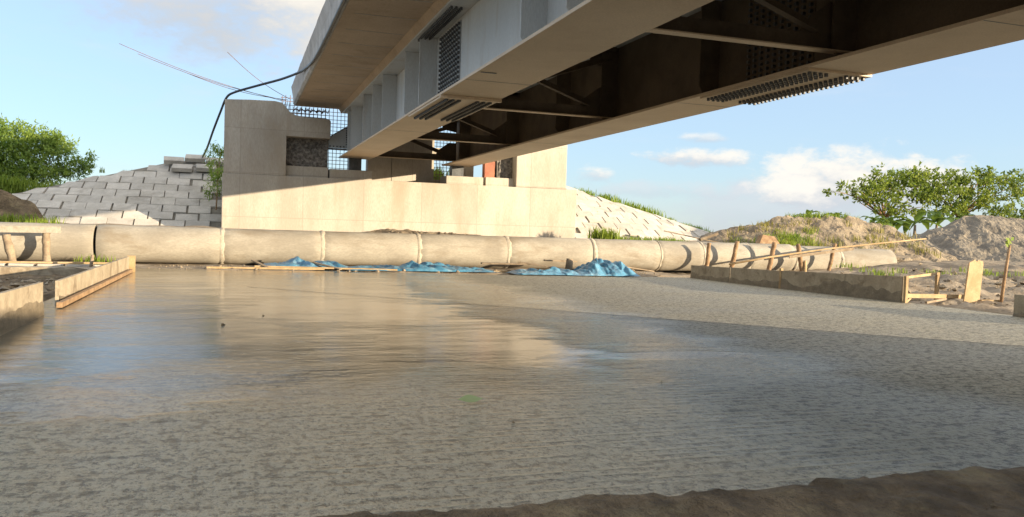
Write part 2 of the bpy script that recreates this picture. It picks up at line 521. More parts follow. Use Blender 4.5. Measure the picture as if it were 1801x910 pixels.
M['wood'] = surf("raw_timber", (0.36, 0.245, 0.12), (0.47, 0.34, 0.19), 3.0, 0.8, (0.22, 0.14, 0.07), 2.0, 0.5, 0.3, 30, (1, 1, 1))
M['bark'] = surf("bark_pole_wood", (0.24, 0.145, 0.075), (0.38, 0.25, 0.14), 5.0, 0.9, (0.12, 0.075, 0.04), 4.0, 0.6, 0.6, 24)
M['oldwood'] = surf("weathered_timber", (0.22, 0.165, 0.11), (0.34, 0.265, 0.18), 4.0, 0.9, (0.10, 0.075, 0.05), 3.0, 0.5, 0.4, 26)
M['form'] = surf("mortar_stained_form_board", (0.30, 0.245, 0.17), (0.40, 0.335, 0.24), 2.6, 0.85, (0.15, 0.11, 0.07), 2.2, 0.75, 0.35, 18)
M['formwet'] = surf("wet_concrete_smear", (0.15, 0.12, 0.08), (0.23, 0.185, 0.125), 5.0, 0.5, None, 1, 0, 0.5, 26)
M['tarp'] = surf("blue_tarpaulin", (0.055, 0.19, 0.31), (0.12, 0.31, 0.45), 3.0, 0.38, (0.36, 0.50, 0.56), 2.2, 0.55, 0.25, 12, spec=0.5)
M['cable'] = surf("black_cable", (0.012, 0.018, 0.03), (0.02, 0.03, 0.045), 4.0, 0.4, None, 1, 0, 0.0, 20)
M['joint'] = surf("dark_shadow_line", (0.035, 0.028, 0.02), (0.06, 0.048, 0.034), 4.0, 0.6, None, 1, 0, 0.2, 20)  # only for the shadow-edge line drawn on the slab
M['leaf_feather'] = leafmat("feathery_leaves", (0.15, 0.26, 0.06), (0.36, 0.46, 0.10), 0.55)
M['leaf_broad'] = leafmat("broad_leaves", (0.08, 0.16, 0.035), (0.30, 0.34, 0.06), 0.5)
M['leaf_banana'] = leafmat("banana_leaves", (0.05, 0.13, 0.025), (0.15, 0.23, 0.04), 0.4)
M['grass'] = leafmat("grass_blades", (0.15, 0.24, 0.03), (0.32, 0.39, 0.06), 0.45)
M['leaf_pale'] = leafmat("pale_fallen_leaf", (0.42, 0.50, 0.22), (0.55, 0.62, 0.34), 0.3)
M['straw'] = leafmat("dry_weeds", (0.22, 0.20, 0.06), (0.34, 0.28, 0.09), 0.3)


# ------------------------------------------------------------------ ground and road
SX0, SX1, SY0, SY1 = -2.75, 15.3, 4.22, 26.3       # paved slab


def ground_z(x, y):
    n = nz(x, y, 3.0, 0.55, 5)
    z = -0.03 + 0.05 * n
    if SX0 - 0.1 < x < SX1 + 0.25 and SY0 + 0.3 < y < SY1 - 0.4:
        return -0.35
    if y < SY0 + 0.6:
        z = -0.10 + 0.035 * n + 0.02 * nz(x, y, 9.0, 4.0, 4)
    if x > SX1:
        a = sstep(SX1, SX1 + 1.2, x)
        z += a * (0.19 * nz(x, y, 5.0, 0.9, 6) + 0.10 * nz(x, y, 1.0, 2.6, 4)) * (1.0 - 0.6 * sstep(26, 28, y)) - a * 0.10 * sstep(25, 28, y) * sstep(25, 22, x)
        z += a * 0.35 * sstep(19, 31, y) * sstep(24, 29, x) + sstep(18.5, 24, x) * 0.28 * sstep(14, 22, y)
        z -= 0.35 * math.exp(-((x - 21.5) / 3.5) ** 2 - ((y - 20.5) / 1.2) ** 2)
    if x < SX0:
        a = sstep(SX0, SX0 - 0.5, x) * sstep(3, 8, y) * sstep(28.2, 26.6, y)
        z += a * (-0.22 + 0.10 * nz(x, y, 2.0, 1.6, 5))
    if 26.2 < y < 32:
        z += 0.035 * nz(x, y, 8.0, 2.2, 5) + 0.03
    return z


def make_ground():
    def axis(a, b, step, far):
        inner = [a + step * i for i in range(int(round((b - a) / step)) + 1)]
        return [-far, -far / 4, -far / 12, a - 40, a - 15] + inner + [b + 15, b + 40, far / 12, far / 4, far]
    xs = axis(-14, 46, 0.25, 3000)
    ys = axis(1.0, 40, 0.25, 3000)
    b = MB()
    b.grid([[(x, y, ground_z(x, y) if (-15 < x < 47 and 0 < y < 41) else -0.08) for x in xs] for y in ys])
    o = b.build('ground', M['sand'], origin=(0, 0, 0), smooth=True)
    tag(o, kind='structure')
    # muddy verge right in front of the camera
    b = MB()
    rows = []
    for j in range(80):
        y = 0.8 + j * 0.05
        row = []
        for i in range(260):
            x = -3 + i * 0.05
            e = 4.19 + 0.05 * nz(x, 0, 0, 0.5, 3) + 0.05 * nz(x, 2, 0, 3.0, 4) + 0.03 * nz(x, 4, 0, 9.0, 3) - y
            z = -0.05 + 0.085 * sstep(-0.04, 0.10, e) - 0.05 * sstep(0.15, 0.7, e)
            z += (0.020 * nz(x, y, 1.0, 1.6, 4) + 0.026 * nz(x, y, 7.0, 5.0, 5)) * sstep(-0.05, 0.1, e)
            row.append((x, y, z))
        rows.append(row)
    rows = [r for r in rows if r[0][1] < 4.45]
    tag(b.grid(rows).build('muddy_verge', M['mud'], origin=(0, 0, 0), smooth=True), kind='structure')


def make_road():
    b = MB()
    n = 150
    xs = [SX0 - 0.4 + (SX1 + 0.35 - SX0 + 0.4) * i / n for i in range(n + 1)]

    def near(x):
        return 4.12

    def far(x):
        t = (x - SX0) / (SX1 - SX0)
        return 26.5 - 1.1 * sstep(0.2, 0.7, t) + 0.10 * nz(x, 5, 0, 0.8, 4)
    m = 60
    rows = []
    for j in range(m + 1):
        t = j / m
        row = []
        for x in xs:
            y = near(x) * (1 - t) + far(x) * t
            row.append((x, y, 0.004 * nz(x, y, 4.0, 0.6, 3)))
        rows.append(row)
    b.grid(rows)
    k = len(b.v)
    fr = rows[0]
    b.grid([[(p[0], p[1], p[2]) for p in fr], [(p[0], p[1] - 0.012 - 0.012 * rnd.random(), p[2] - 0.03) for p in fr], [(p[0], p[1] - 0.02, -0.22) for p in fr]])
    bk = rows[-1]
    b.grid([[(p[0], p[1], p[2]) for p in bk], [(p[0], p[1] + 0.03, -0.3) for p in bk]])
    o = b.build('road', M['slab'], origin=(0, 0, 0), smooth=False)
    tag(o, kind='structure')
    # dark line drawn along the shadow's edge, diagonally over the slab
    jb = MB()
    a, c = Vector((0.2, 19.6)), Vector((15.2, 5.1))
    d = (c - a).normalized()
    s = Vector((-d.y, d.x))
    rr = []
    for i in range(90):
        p = a + (c - a) * i / 89
        w = 0.016 + 0.008 * nz(i * 0.7, 0)
        wob = 0.02 * nz(i * 0.25, 4)
        rr.append([(p.x - s.x * w + s.x * wob, p.y - s.y * w + s.y * wob, 0.0075), (p.x + s.x * w + s.x * wob, p.y + s.y * w + s.y * wob, 0.0075)])
    jb.grid(rr)
    tag(jb.build('shadow_edge_line', M['joint'], origin=(0, 0, 0)), kind='structure')  # the 'joint' material is only this drawn shadow edge


make_ground()
make_road()

# unseen bank added behind and right of the camera to shade the slab's front
b = MB()
rows_lo, rows_hi, rows_bk = [], [], []
for i in range(40):
    p = Vector((19.6, 0.9, 0)).lerp(Vector((4.0, -8.0, 0)), i / 39)
    w = 0.12 * nz(i * 0.4, 3) if i > 1 else 0
    rows_lo.append((p.x + w, p.y + w, -0.3))
    rows_hi.append((p.x + w, p.y + w, 2.9 + 0.05 * nz(i * 0.5, 9)))
    rows_bk.append((p.x + 9, p.y - 9.4, 3.0))
b.grid([rows_lo, rows_hi, rows_bk, [(x, y, -0.3) for x, y, _ in rows_bk]])
tag(b.build('embankment', M['sand'], origin=(0, 0, 0)), kind='structure')


# ------------------------------------------------------------------ abutment
AY = 32.0


def make_abutment():
    t = thing('bridge_abutment', 'pale concrete bridge abutment with bearing shelf and two end walls behind the pipes', 'abutment', (6.2, AY, -0.2))
    b = MB().box(-0.60, 13.42, AY, 35.2, -0.2, 3.22)
    b.build('stem_wall', M['abut'], t, bevel=0.03)
    # left end wall with its stepped, rounded shoulder
    ol = [(-0.56, 3.22), (1.64, 3.22), (1.64, 4.70), (3.25, 4.70), (3.25, 5.36), (3.18, 5.44), (2.3, 5.45), (1.95, 5.50), (1.72, 5.62), (1.55, 5.84),
          (1.44, 5.93), (1.2, 5.97), (0.3, 5.95), (-0.56, 5.90)]
    MB().prism([(x, AY + 0.012, z) for x, z in ol], (0, 1.6, 0)).build('end_wall', M['abut'], t, bevel=0.02)
    MB().box(10.72, 12.93, AY + 0.012, 35.0, 3.223, 5.9).build('end_wall', M['abut'], t, bevel=0.03)
    # rough unformed concrete recessed under the shoulder, and beside the right end wall
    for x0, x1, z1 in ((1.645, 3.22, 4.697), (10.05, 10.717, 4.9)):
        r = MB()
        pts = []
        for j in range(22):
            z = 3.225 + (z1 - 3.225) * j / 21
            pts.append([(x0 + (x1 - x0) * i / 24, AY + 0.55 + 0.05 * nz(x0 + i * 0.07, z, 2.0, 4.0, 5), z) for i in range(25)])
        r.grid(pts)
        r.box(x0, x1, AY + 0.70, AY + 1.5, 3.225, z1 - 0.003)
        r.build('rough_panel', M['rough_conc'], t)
    # bearing pedestals
    for x0, x1, h in ((1.62, 3.21, 0.40), (3.27, 4.88, 0.36), (7.86, 9.40, 0.33), (9.50, 11.05, 0.35)):
        MB().box(x0, x1, AY + 0.26, AY + 1.35, 3.223, 3.223 + h).build('pedestal', M['abut'], t, bevel=0.015)
    # back wall between the girders, in two lifts
    MB().box(4.95, 5.93, AY + 1.95, AY + 2.45, 3.223, 6.0).build('back_wall', M['abut'], t, bevel=0.01)
    MB().box(5.95, 7.72, AY + 1.95, AY + 2.45, 3.223, 6.0).build('back_wall', M['abut'], t, bevel=0.01)
    MB().box(8.75, 9.45, AY + 1.95, AY + 2.45, 3.223, 6.0).build('back_wall', M['abut'], t, bevel=0.01)
    MB().box(7.725, 8.745, AY + 1.98, AY + 2.40, 4.32, 4.80).build('back_wall', M['abut'], t, bevel=0.01)
    # reinforcement cages left standing behind the girder ends
    def cage(x0, x1, z0, z1, y, px, pz):
        c = MB()
        x = x0
        while x <= x1 + 1e-3:
            jx = rnd.uniform(-0.012, 0.012)
            c.tube([(x + jx, y, z0), (x - jx, y + 0.01, z1 + rnd.uniform(-0.05, 0.05))], 0.012, 6)
            x += px
        z = z0 + 0.06
        while z <= z1:
            c.tube([(x0 - 0.05, y + 0.02, z + rnd.uniform(-0.012, 0.012)), (x1 + 0.05, y + 0.02, z + rnd.uniform(-0.012, 0.012))], 0.012, 6)
            z += pz
        c.build('rebar_mesh', M['rebar'], t)
    cage(1.55, 4.7, 3.24, 6.55, AY + 2.25, 0.155, 0.15)
    cage(7.74, 9.45, 3.24, 5.9, AY + 2.9, 0.15, 0.15)
    top = MB()
    for i in range(11):
        x = 1.6 + i * 0.155
        top.tube([(x, AY + 1.2, 5.40), (x + rnd.uniform(-.02, .02), AY + 1.2, 5.95), (x + 0.02, AY + 1.5, 6.0)], 0.013, 6)
    for k in range(3):
        top.tube([(1.5, AY + 1.22, 5.62 + k * 0.12), (3.2, AY + 1.22, 5.60 + k * 0.12)], 0.013, 6)
    for k in range(6):
        x = 1.9 + k * 0.22
        top.tube([(x, AY + 1.0, 5.75), (x + 0.12, AY + 1.1, 5.90), (x + 0.25, AY + 1.2, 5.80), (x + 0.3, AY + 1.3, 5.95)], 0.018, 6)
    top.build('rebar_cage', M['rebar'], t)
    # long starter bars springing from the top corner towards the left
    ends = [(-4.2, 7.72, 0.0), (-3.6, 7.45, 0.2), (-1.9, 6.88, 0.1), (-0.52, 7.83, 0.3)]
    for i, (x, z, dy) in enumerate(ends):
        p0 = Vector((1.45 + 0.1 * i, AY + 0.9, 5.85))
        p1 = Vector((1.55 + 0.08 * i, AY + 0.85, 6.10 + 0.03 * i))
        p2 = Vector((x, AY + 0.9 + dy, z))
        path = [p0, p0.lerp(p1, 0.6), p1]
        for k in range(1, 13):
            s = k / 12
            q = p1.lerp(p2, s)
            q.z -= 0.16 * math.sin(s * math.pi)
            path.append(q)
        MB().tube(path, 0.010, 6).build('starter_bar', M['rebar'], t)
    return t


make_abutment()


# ------------------------------------------------------------------ bridge
def hexbolt(b, c, ax, r=0.024, h=0.03):
    c = Vector(c)
    b.tube([c, c + Vector(ax) * h], r, 6)


BOLT_MESH = {}


def bolt_rows(name, items, parent, single=0):
    """items: (centre, axis, radius, height), nearest first; the first few as objects of their own, the rest as one part"""
    o0 = wloc(parent)
    for c, ax, r, h in items[:single]:
        key = (ax, r, h)
        if key not in BOLT_MESH:
            m_ = MB()
            hexbolt(m_, (0, 0, 0), ax, r, h)
            o = m_.build('bolt', M['dark_steel'], parent)
            o.data.transform(Matrix.Translation(o0))
            BOLT_MESH[key] = o.data
        else:
            o = bpy.data.objects.new('bolt', BOLT_MESH[key])
            COL.objects.link(o)
            o.parent = parent
        o.location = Vector(c) - o0
    if items[single:]:
        b = MB()
        for c, ax, r, h in items[single:]:
            hexbolt(b, c, ax, r, h)
        o = b.build(name, M['dark_steel'], parent)
        o['kind'] = 'stuff'


def make_bridge():
    t = thing('girder_bridge', 'steel girder bridge with concrete deck passing overhead to the abutment', 'bridge', (6.4, 20, 4.0))
    Y0, Y1 = -9.0, 33.15
    # deck slab with haunches over the girders
    zs = 6.06
    prof = [(2.06, zs), (3.70, zs), (3.80, zs - 0.16), (4.80, zs - 0.16), (4.95, zs), (7.80, zs), (7.95, zs - 0.16), (8.95, zs - 0.16), (9.05, zs),
            (10.7, zs), (10.7, zs + 0.30), (2.06, zs + 0.30)]
    d = MB()
    d.prism([(x, Y0, z) for x, z in prof], (0, 33.6 - Y0, 0))
    deck = d.build('deck', M['deck'], t)
    # shutter seams on the soffit
    y = Y1 - 1.0
    while y > 2:
        MB().box(2.3, 3.66, y, y + 0.03, zs - 0.006, zs - 0.001).build('soffit_seam', M['fascia'], deck)
        y -= 1.55
    # kerb / edge beam with chipped lower edge
    for side, x0 in ((-1, 2.056), (1, 10.704)):
        rows = []
        n = 220
        for i in range(n + 1):
            y = Y0 + (33.62 - Y0) * i / n
            j = 0.018 * nz(y, side, 0, 1.2, 5)
            j2 = 0.03 * nz(y, side, 7, 1.8, 5)
            pts = [(0.0, zs - 0.004 + 0.5 * abs(j2)), (-0.05 + j, zs - 0.008 + abs(j2) * 0.4), (-0.12 + j, zs + 0.06 + j2), (-0.13 + j * .5, zs + 0.35),
                   (-0.20 + j * .6, zs + 0.72), (-0.16, zs + 0.80), (0.10, zs + 0.80), (0.10, zs + 0.302)]
            rows.append([(x0 - side * -dx if side > 0 else x0 + dx, y, z) for dx, z in pts])
        if side > 0:
            rows = [[(x0 - (p[0] - x0) * 1 if False else 2 * x0 - (x0 + (p[0] - x0)), p[1], p[2]) for p in r] for r in rows]
            rows = [[(x0 + abs(p[0] - x0) if i < 6 else x0 - 0.10, p[1], p[2]) for i, p in enumerate(r)] for r in rows]
        e = MB().grid(rows)
        e.f.append(tuple(len(rows[0]) * n + i for i in range(len(rows[0]))))
        e.build('edge_beam', M['fascia'], t)
    # two plate girders
    specs = [
        dict(xl=3.70, xr=4.92, xw=4.30, zb=4.08, sy=17.55, half=1.65, stiff=(32.1, 31.0, 27.9, 25.9, 24.0, 20.6, 18.85, 11.6, 9.8, 4.5, 2.6)),
        dict(xl=7.86, xr=9.04, xw=8.45, zb=4.00, sy=11.7, half=1.5, stiff=(31.0, 25.1, 20.8, 17.9, 13.5, 9.9, 5.2, 2.0)),
    ]
    for g in specs:
        zt = zs - 0.165
        b = MB()
        wo = (g['xw'] - 0.012, g['xw']) if g['xw'] < 6 else (g['xw'], g['xw'] + 0.012)
        wi = (g['xw'] + 0.001, g['xw'] + 0.013) if g['xw'] < 6 else (g['xw'] - 0.013, g['xw'] - 0.001)
        b.box(*wo, Y0, Y1, g['zb'] + 0.052, zt - 0.047)
        b.box(3.80 if g['xw'] < 6 else 7.95, 4.80 if g['xw'] < 6 else 8.95, Y0, Y1, zt - 0.045, zt)
        gd = b.build('girder', M['steel'], t, bevel=0.004)
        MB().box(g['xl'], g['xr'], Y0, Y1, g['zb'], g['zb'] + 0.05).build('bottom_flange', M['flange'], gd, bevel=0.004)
        MB().box(*wi, Y0, Y1, g['zb'] + 0.053, zt - 0.048).build('inner_web', M['inner_steel'], gd)
        for y in g['stiff']:
            for sgn in (-1, 1):
                xo = g['xw'] + sgn * (0.42 if sgn < 0 or g['xw'] < 6 else 0.42)
                xi = g['xw'] + sgn * 0.015
                zb, zc = g['zb'] + 0.054, zt - 0.05
                pl = [(xi, y, zb), (xo - sgn * 0.14, y, zb), (xo, y, zb + 0.20), (xo, y, zc), (xi, y, zc)]
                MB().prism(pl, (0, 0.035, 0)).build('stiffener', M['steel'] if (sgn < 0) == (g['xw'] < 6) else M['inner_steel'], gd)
        for y in (14.0, 22.4, 7.2):
            MB().box(g['xl'] + 0.01, g['xr'] - 0.01, y, y + 0.012, g['zb'] - 0.004, g['zb'] - 0.0005).build('weld_seam', M['plate'], gd)
        MB().box(g['xl'] + 0.05, g['xl'] + 0.32, 13.2, 13.23, g['zb'] - 0.012, g['zb'] - 0.001).build('weld_seam', M['plate'], gd)
        # splices: web plates both faces, flange plates, with their bolt groups
        sy, hf = g['sy'], g['half']
        for sgn in (-1, 1):
            x = g['xw'] + sgn * 0.026
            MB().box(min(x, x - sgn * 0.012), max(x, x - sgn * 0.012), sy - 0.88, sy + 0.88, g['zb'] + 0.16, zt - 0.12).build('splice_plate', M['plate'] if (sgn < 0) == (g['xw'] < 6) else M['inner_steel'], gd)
            bolt_rows('bolts', [((x, sy - 0.81 + i * 0.18, g['zb'] + 0.24 + k * 0.10), (sgn, 0, 0), 0.032, 0.05) for i in range(10) for k in range(15)], gd, 30 if sgn < 0 and g['xw'] < 6 else 0)
        zb = g['zb']
        fp = MB()
        xm = (g['xl'] + g['xr']) / 2
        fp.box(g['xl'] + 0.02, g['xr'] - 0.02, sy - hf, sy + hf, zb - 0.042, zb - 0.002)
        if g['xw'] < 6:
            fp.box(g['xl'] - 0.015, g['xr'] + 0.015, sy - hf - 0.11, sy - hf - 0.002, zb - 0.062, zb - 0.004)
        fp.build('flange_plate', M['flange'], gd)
        cols = (0.16, 0.29, 0.42, 0.80, 0.93, 1.06) if g['xw'] < 6 else (0.10, 0.20, 0.30, 0.40, 0.76, 0.86, 0.96, 1.07)
        ys = []
        y = sy - hf + 0.09
        while y < sy + hf - 0.05:
            ys.append(y)
            y += 0.115
        bolt_rows('flange_bolts', [((g['xl'] + c, y, zb - 0.042), (0, 0, -1), 0.030, 0.05) for y in ys for c in cols], gd, 30 if g['xw'] < 6 else 40)
        bolt_rows('flange_bolts', [((g['xw'] + sg * c, y, zt - 0.045), (0, 0, -1), 0.028, 0.06) for y in ys for sg in (-1, 1) for c in (0.2, 0.3, 0.4)], gd)
    # cross frames between the girders
    xa, xb = 4.33, 8.42
    for y in (32.75, 25.2, 17.95, 9.95, 3.0):
        c = MB()
        c.box(xa + 0.05, xb - 0.05, y + 0.03, y + 0.05, 4.20, 4.44)
        c.box(xa + 0.05, xb - 0.05, y - 0.10, y + 0.05, 5.74, 5.86)
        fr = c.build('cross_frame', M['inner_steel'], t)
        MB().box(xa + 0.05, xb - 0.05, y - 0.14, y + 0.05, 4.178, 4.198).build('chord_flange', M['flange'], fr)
        xm = (xa + xb) / 2
        for (p, q) in (((xa + 0.15, y - 0.02, 5.62), (xm + 1.35, y - 0.02, 4.50)), ((xm - 1.35, y - 0.03, 4.50), (xb - 0.15, y - 0.03, 5.62))):
            bb = MB()
            bb.beam(p, q, 0.02, 0.15, (0, 0, 1))
            bb.beam(Vector(p) + Vector((0, -0.06, -0.07)), Vector(q) + Vector((0, -0.06, -0.07)), 0.12, 0.015)
            bb.build('brace', M['inner_steel'], fr)
        for sg, x in ((1, xa + 0.05), (-1, xb - 0.05)):
            MB().prism([(x, y + 0.052, 4.25), (x + sg * 0.95, y + 0.052, 4.25), (x + sg * 0.75, y + 0.052, 4.60), (x + sg * 0.32, y + 0.052, 4.92), (x, y + 0.052, 4.92)], (0, 0.014, 0)).build('gusset_plate', M['inner_steel'], fr)
            MB().prism([(x, y + 0.052, 5.35), (x + sg * 0.6, y + 0.052, 5.45), (x + sg * 0.6, y + 0.052, 5.80), (x, y + 0.052, 5.80)], (0, 0.014, 0)).build('gusset_plate', M['inner_steel'], fr)
    # bolted nose bracket left on the girder end
    br = MB().prism([(2.62, 32.62, 4.42), (4.28, 32.62, 4.42), (4.28, 32.62, 5.42), (3.95, 32.62, 5.30)], (0, 0.03, 0)).build('end_bracket', M['steel'], t)
    bo = MB()
    for i in range(11):
        hexbolt(bo, (2.78 + i * 0.13, 32.615, 4.48), (0, -1, 0), 0.03, 0.04)
    for i in range(9):
        s_ = i / 8
        hexbolt(bo, (2.86 + 1.0 * s_, 32.615, 4.57 + 0.64 * s_), (0, -1, 0), 0.03, 0.04)
    for i in range(3):
        for k in range(8):
            hexbolt(bo, (3.92 + i * 0.13, 32.615, 4.58 + k * 0.088), (0, -1, 0), 0.03, 0.04)
    bo.build('bolts', M['dark_steel'], br)
    bp = MB().box(2.62, 4.28, 32.66, 33.1, 4.38, 4.417)
    bp.build('bracket_flange', M['dark_steel'], br)
    # steel shoes under the girders
    for x, z1, z0 in ((4.30, 4.078, 3.583), (8.45, 3.998, 3.553)):
        MB().box(x - 0.24, x + 0.24, 32.75, 33.10, z0, z1).build('bearing_shoe', M['dark_steel'], t)


make_bridge()
for x0, x1, z0, z1, lab in ((2.74, 3.20, 3.623, 4.38, 'dark red steel support post under the bolted triangular bracket'),
                            (9.52, 10.02, 3.573, 4.9, 'orange red steel post on the sunlit right pedestal')):
    r = thing('steel_support_post', lab, 'support post', ((x0 + x1) / 2, AY + 0.8, z0), 'red steel posts on the bearing shelf')
    MB().box(x0 + 0.03, x1 - 0.03, AY + 0.62, AY + 0.98, z0 + 0.03, z1 - 0.03).build('column', M['red_steel'], r, bevel=0.006)
    MB().box(x0, x1, AY + 0.56, AY + 1.04, z0, z0 + 0.028).build('base_plate', M['red_steel'], r)
    MB().box(x0, x1, AY + 0.56, AY + 1.04, z1 - 0.028, z1).build('top_plate', M['red_steel'], r)


# ------------------------------------------------------------------ block pitching on the embankments
def slope_thing(name, label, sign, apex, ztop, a, dmax, bw, bh, x_extent, seed, plateau):
    rs = random.Random(seed)
    ax, ay = apex
    ang = 0.55

    def pt(x, d, lift=0.0):
        u = max(0.0, sign * (x - ax)) * a
        if u >= d:
            return None
        yy = ay - math.sqrt(d * d - u * u)
        nrm = Vector((0.25 * sign * min(1, u / max(d, .01)), -0.45, 0.85)).normalized()
        return Vector((x, yy, ztop - ang * d)) + nrm * lift
    t = thing(name, label, 'block slope', (ax, ay - 3, 0))
    e = MB()
    rows = []
    xa = ax - sign * plateau
    nx = 60
    for j in range(30):
        d = 0.02 + dmax * j / 29
        row = []
        x_end = ax + sign * min(x_extent, d / a * 0.999)
        for i in range(nx + 1):
            x = xa + (x_end - xa) * i / nx
            q = pt(x, d, -0.03)
            row.append(q if q is not None else Vector((x, ay, ztop - ang * d)))
        rows.append(row)
    e.grid(rows)
    # top of the bank, running back
    e.grid([rows[0], [Vector((p.x, ay + 6, p.z)) for p in rows[0]]])
    e.grid([[r[-1] for r in rows], [Vector((r[-1].x, ay + 6, r[-1].z)) for r in rows]])
    e.build('earth_bank', M['blockbed'], t, smooth=True)
    b = MB()
    d = 0.06
    k = 0
    while d + bh < dmax:
        x = xa + sign * (0.5 * bw if k % 2 else 0.0)
        while abs(x - ax) < x_extent + bw or (x - ax) * sign < 0:
            w = bw * rs.uniform(0.93, 1.0)
            gap = 0.014 + 0.05 * rs.random() ** 4
            x2 = x + sign * (w - gap)
            dj = rs.uniform(-0.02, 0.02)
            th = 0.03 + rs.uniform(-0.012, 0.022)
            def cl(xx, dd):
                m_ = ax + sign * dd * 0.985 / a
                return min(xx, m_) if sign > 0 else max(xx, m_)
            if pt(x, d + dj + gap) is None:
                x += sign * bw
                if sign * (x - ax) > x_extent:
                    break
                continue
            ca, cb = (cl(x, d + dj + gap), d + dj + gap), (cl(x2, d + dj + gap), d + dj + gap)
            cc, cd = (cl(x2, d + bh + dj), d + bh + dj), (cl(x, d + bh + dj), d + bh + dj)
            q = [pt(*ca), pt(*cb), pt(*cc), pt(*cd)]
            if all(c is not None for c in q) and rs.random() > 0.012:
                tl = [rs.uniform(-0.012, 0.012) for _ in range(4)]
                up = [pt(*ca, th + tl[0]), pt(*cb, th + tl[1]), pt(*cc, th + tl[2]), pt(*cd, th + tl[3])]
                b.hexa([c - Vector((0, 0, 0.02)) for c in q] + up)
            x += sign * bw
            if sign * (x - ax) > x_extent:
                break
        d += bh
        k += 1
    b.build('block_facing', M['block'], t, bevel=0.012)
    return pt


ptl = slope_thing('embankment_slope', 'grey concrete block slope left of the abutment, mostly in shade', -1, (-2.55, 39.3), 4.08, 0.50, 7.6, 0.91, 0.53, 12.5, 3, 1.93)
ptr = slope_thing('embankment_slope', 'sunlit concrete block slope falling away right of the abutment', 1, (13.6, 37.0), 3.95, 0.47, 7.0, 0.80, 0.46, 9.5, 5, 0.18)
# loose blocks laid over the crest of the left slope
for i, (x, dd, rot, lf) in enumerate(((-0.95, 0.35, 0.05, 0.16), (-1.75, 0.25, -0.06, 0.20), (-2.55, 0.45, 0.08, 0.15), (-1.3, 0.95, 0.1, 0.14), (-2.2, 1.05, -0.08, 0.14))):
    c = ptl(x * 1.06, dd, lf + 0.05)
    b = MB()
    q = Matrix.Rotation(rot, 3, 'Z') @ Matrix.Rotation(0.42, 3, 'X')
    hx, hy, hz = 0.41, 0.25, 0.09
    b.hexa([c + q @ Vector(p) for p in ((-hx, -hy, -hz), (hx, -hy, -hz), (hx, hy, -hz), (-hx, hy, -hz), (-hx, -hy, hz), (hx, -hy, hz), (hx, hy, hz), (-hx, hy, hz))])
    o = b.build('loose_block', M['block'], bevel=0.012)
    tag(o, ('loose grey block on the slope crest nearest the abutment', 'loose grey block lying topmost on the slope crest under the cable',
            'loose grey block at the left end of the raised crest row', 'loose grey block one row down, nearer the abutment',
            'loose grey block one row down, farther from the abutment')[i], 'concrete block', 'loose blocks on the left slope crest')


# ------------------------------------------------------------------ concrete pipeline
def make_pipe(x0, x1, yc0, yc1, zc, r, label, band=True, crack=False):
    t = thing('concrete_pipe', label, 'concrete pipe', ((x0 + x1) / 2, (yc0 + yc1) / 2, zc - r), 'concrete pipes laid end to end')
    n, m = 48, 10
    b = MB()

    def ring(s, rr):
        x = x0 + (x1 - x0) * s
        y = yc0 + (yc1 - yc0) * s
        return [(x, y + rr * math.cos(2 * math.pi * j / n), zc + rr * math.sin(2 * math.pi * j / n)) for j in range(n)]
    rings = [ring(0, r - 0.10)] + [ring(0, r - 0.01)] + [ring(i / m, r + 0.004 * rnd.uniform(-1, 1)) for i in range(m + 1)] + [ring(1, r - 0.01)] + [ring(1, r - 0.10)]
    rings[2] = ring(0.004, r)
    rings[-3] = ring(0.996, r)
    rings.append(ring(0.0, r - 0.10))
    k = 0
    for rg in rings:
        b.v += [Vector(p) for p in rg]
    for i in range(len(rings) - 1):
        for j in range(n):
            q = (j + 1) % n
            b.f.append((i * n + j, i * n + q, (i + 1) * n + q, (i + 1) * n + j))
    o = b.build('barrel', M['pipe'], t, smooth=True)
    if band:
        c = MB()
        rr = []
        for k in range(7):
            s = -0.020 + 0.055 * k / 6
            pr = r + 0.028 * math.sin(math.pi * k / 6) - 0.006
            rg = ring(s, pr)
            row = []
            for j, p in enumerate(rg + [rg[0]]):
                jj = j % n
                w = 0.035 * nz(jj * 0.35, k * 0.7, x0, 1.0, 4)
                v = Vector(p)
                cen = Vector((v.x, yc0 + (yc1 - yc0) * s, zc))
                row.append(v + (v - cen).normalized() * w * 0.35 + Vector((w, 0, 0)))
            rr.append(row)
        c.grid(rr)
        c.build('joint_band', M['mortar'], t, smooth=True)
    return t


joints = [-11.0, -7.7, -4.28, -0.55, 2.72, 6.10, 9.45, 12.92, 15.75, 17.7, 19.9, 22.1, 24.4, 27.3]
plabs = ['pipe at the far left end of the line, behind the pale rail', 'pipe behind the two stakes left of the gap', 'pipe between the open gap and the abutment corner',
         'first pipe in front of the abutment, right of its left corner', 'pipe behind the thin left strip of blue tarpaulin', 'pipe under the sand heaped at the abutment foot',
         'pipe behind the dark crossed planks', 'pipe behind the crumpled blue tarpaulin', 'pipe with grass at its top, ending before the form boards',
         'pipe behind the first bark stake', 'pipe behind the second and third bark stakes', 'pipe behind the fourth bark stake', 'last pipe of the line, half buried in the spoil heap']
for i in range(len(joints) - 1):
    x0, x1 = joints[i], joints[i + 1]
    f0 = 0.0 if x0 < 15 else 0.0
    f1 = 0.0 if x1 < 15 else 0.0
    gap = 0.07 if abs(x1 + 4.28) < 0.01 else 0.012
    dz = 0.0 if i < 11 else -0.05 * (i - 10)
    make_pipe(x0 + 0.006, x1 - gap, 29.42 + f0 + rnd.uniform(-.02, .02), 29.42 + f1 + rnd.uniform(-.02, .02), 0.62 + dz, 0.60, 'pale concrete ' + plabs[i], band=(i not in (2,)))


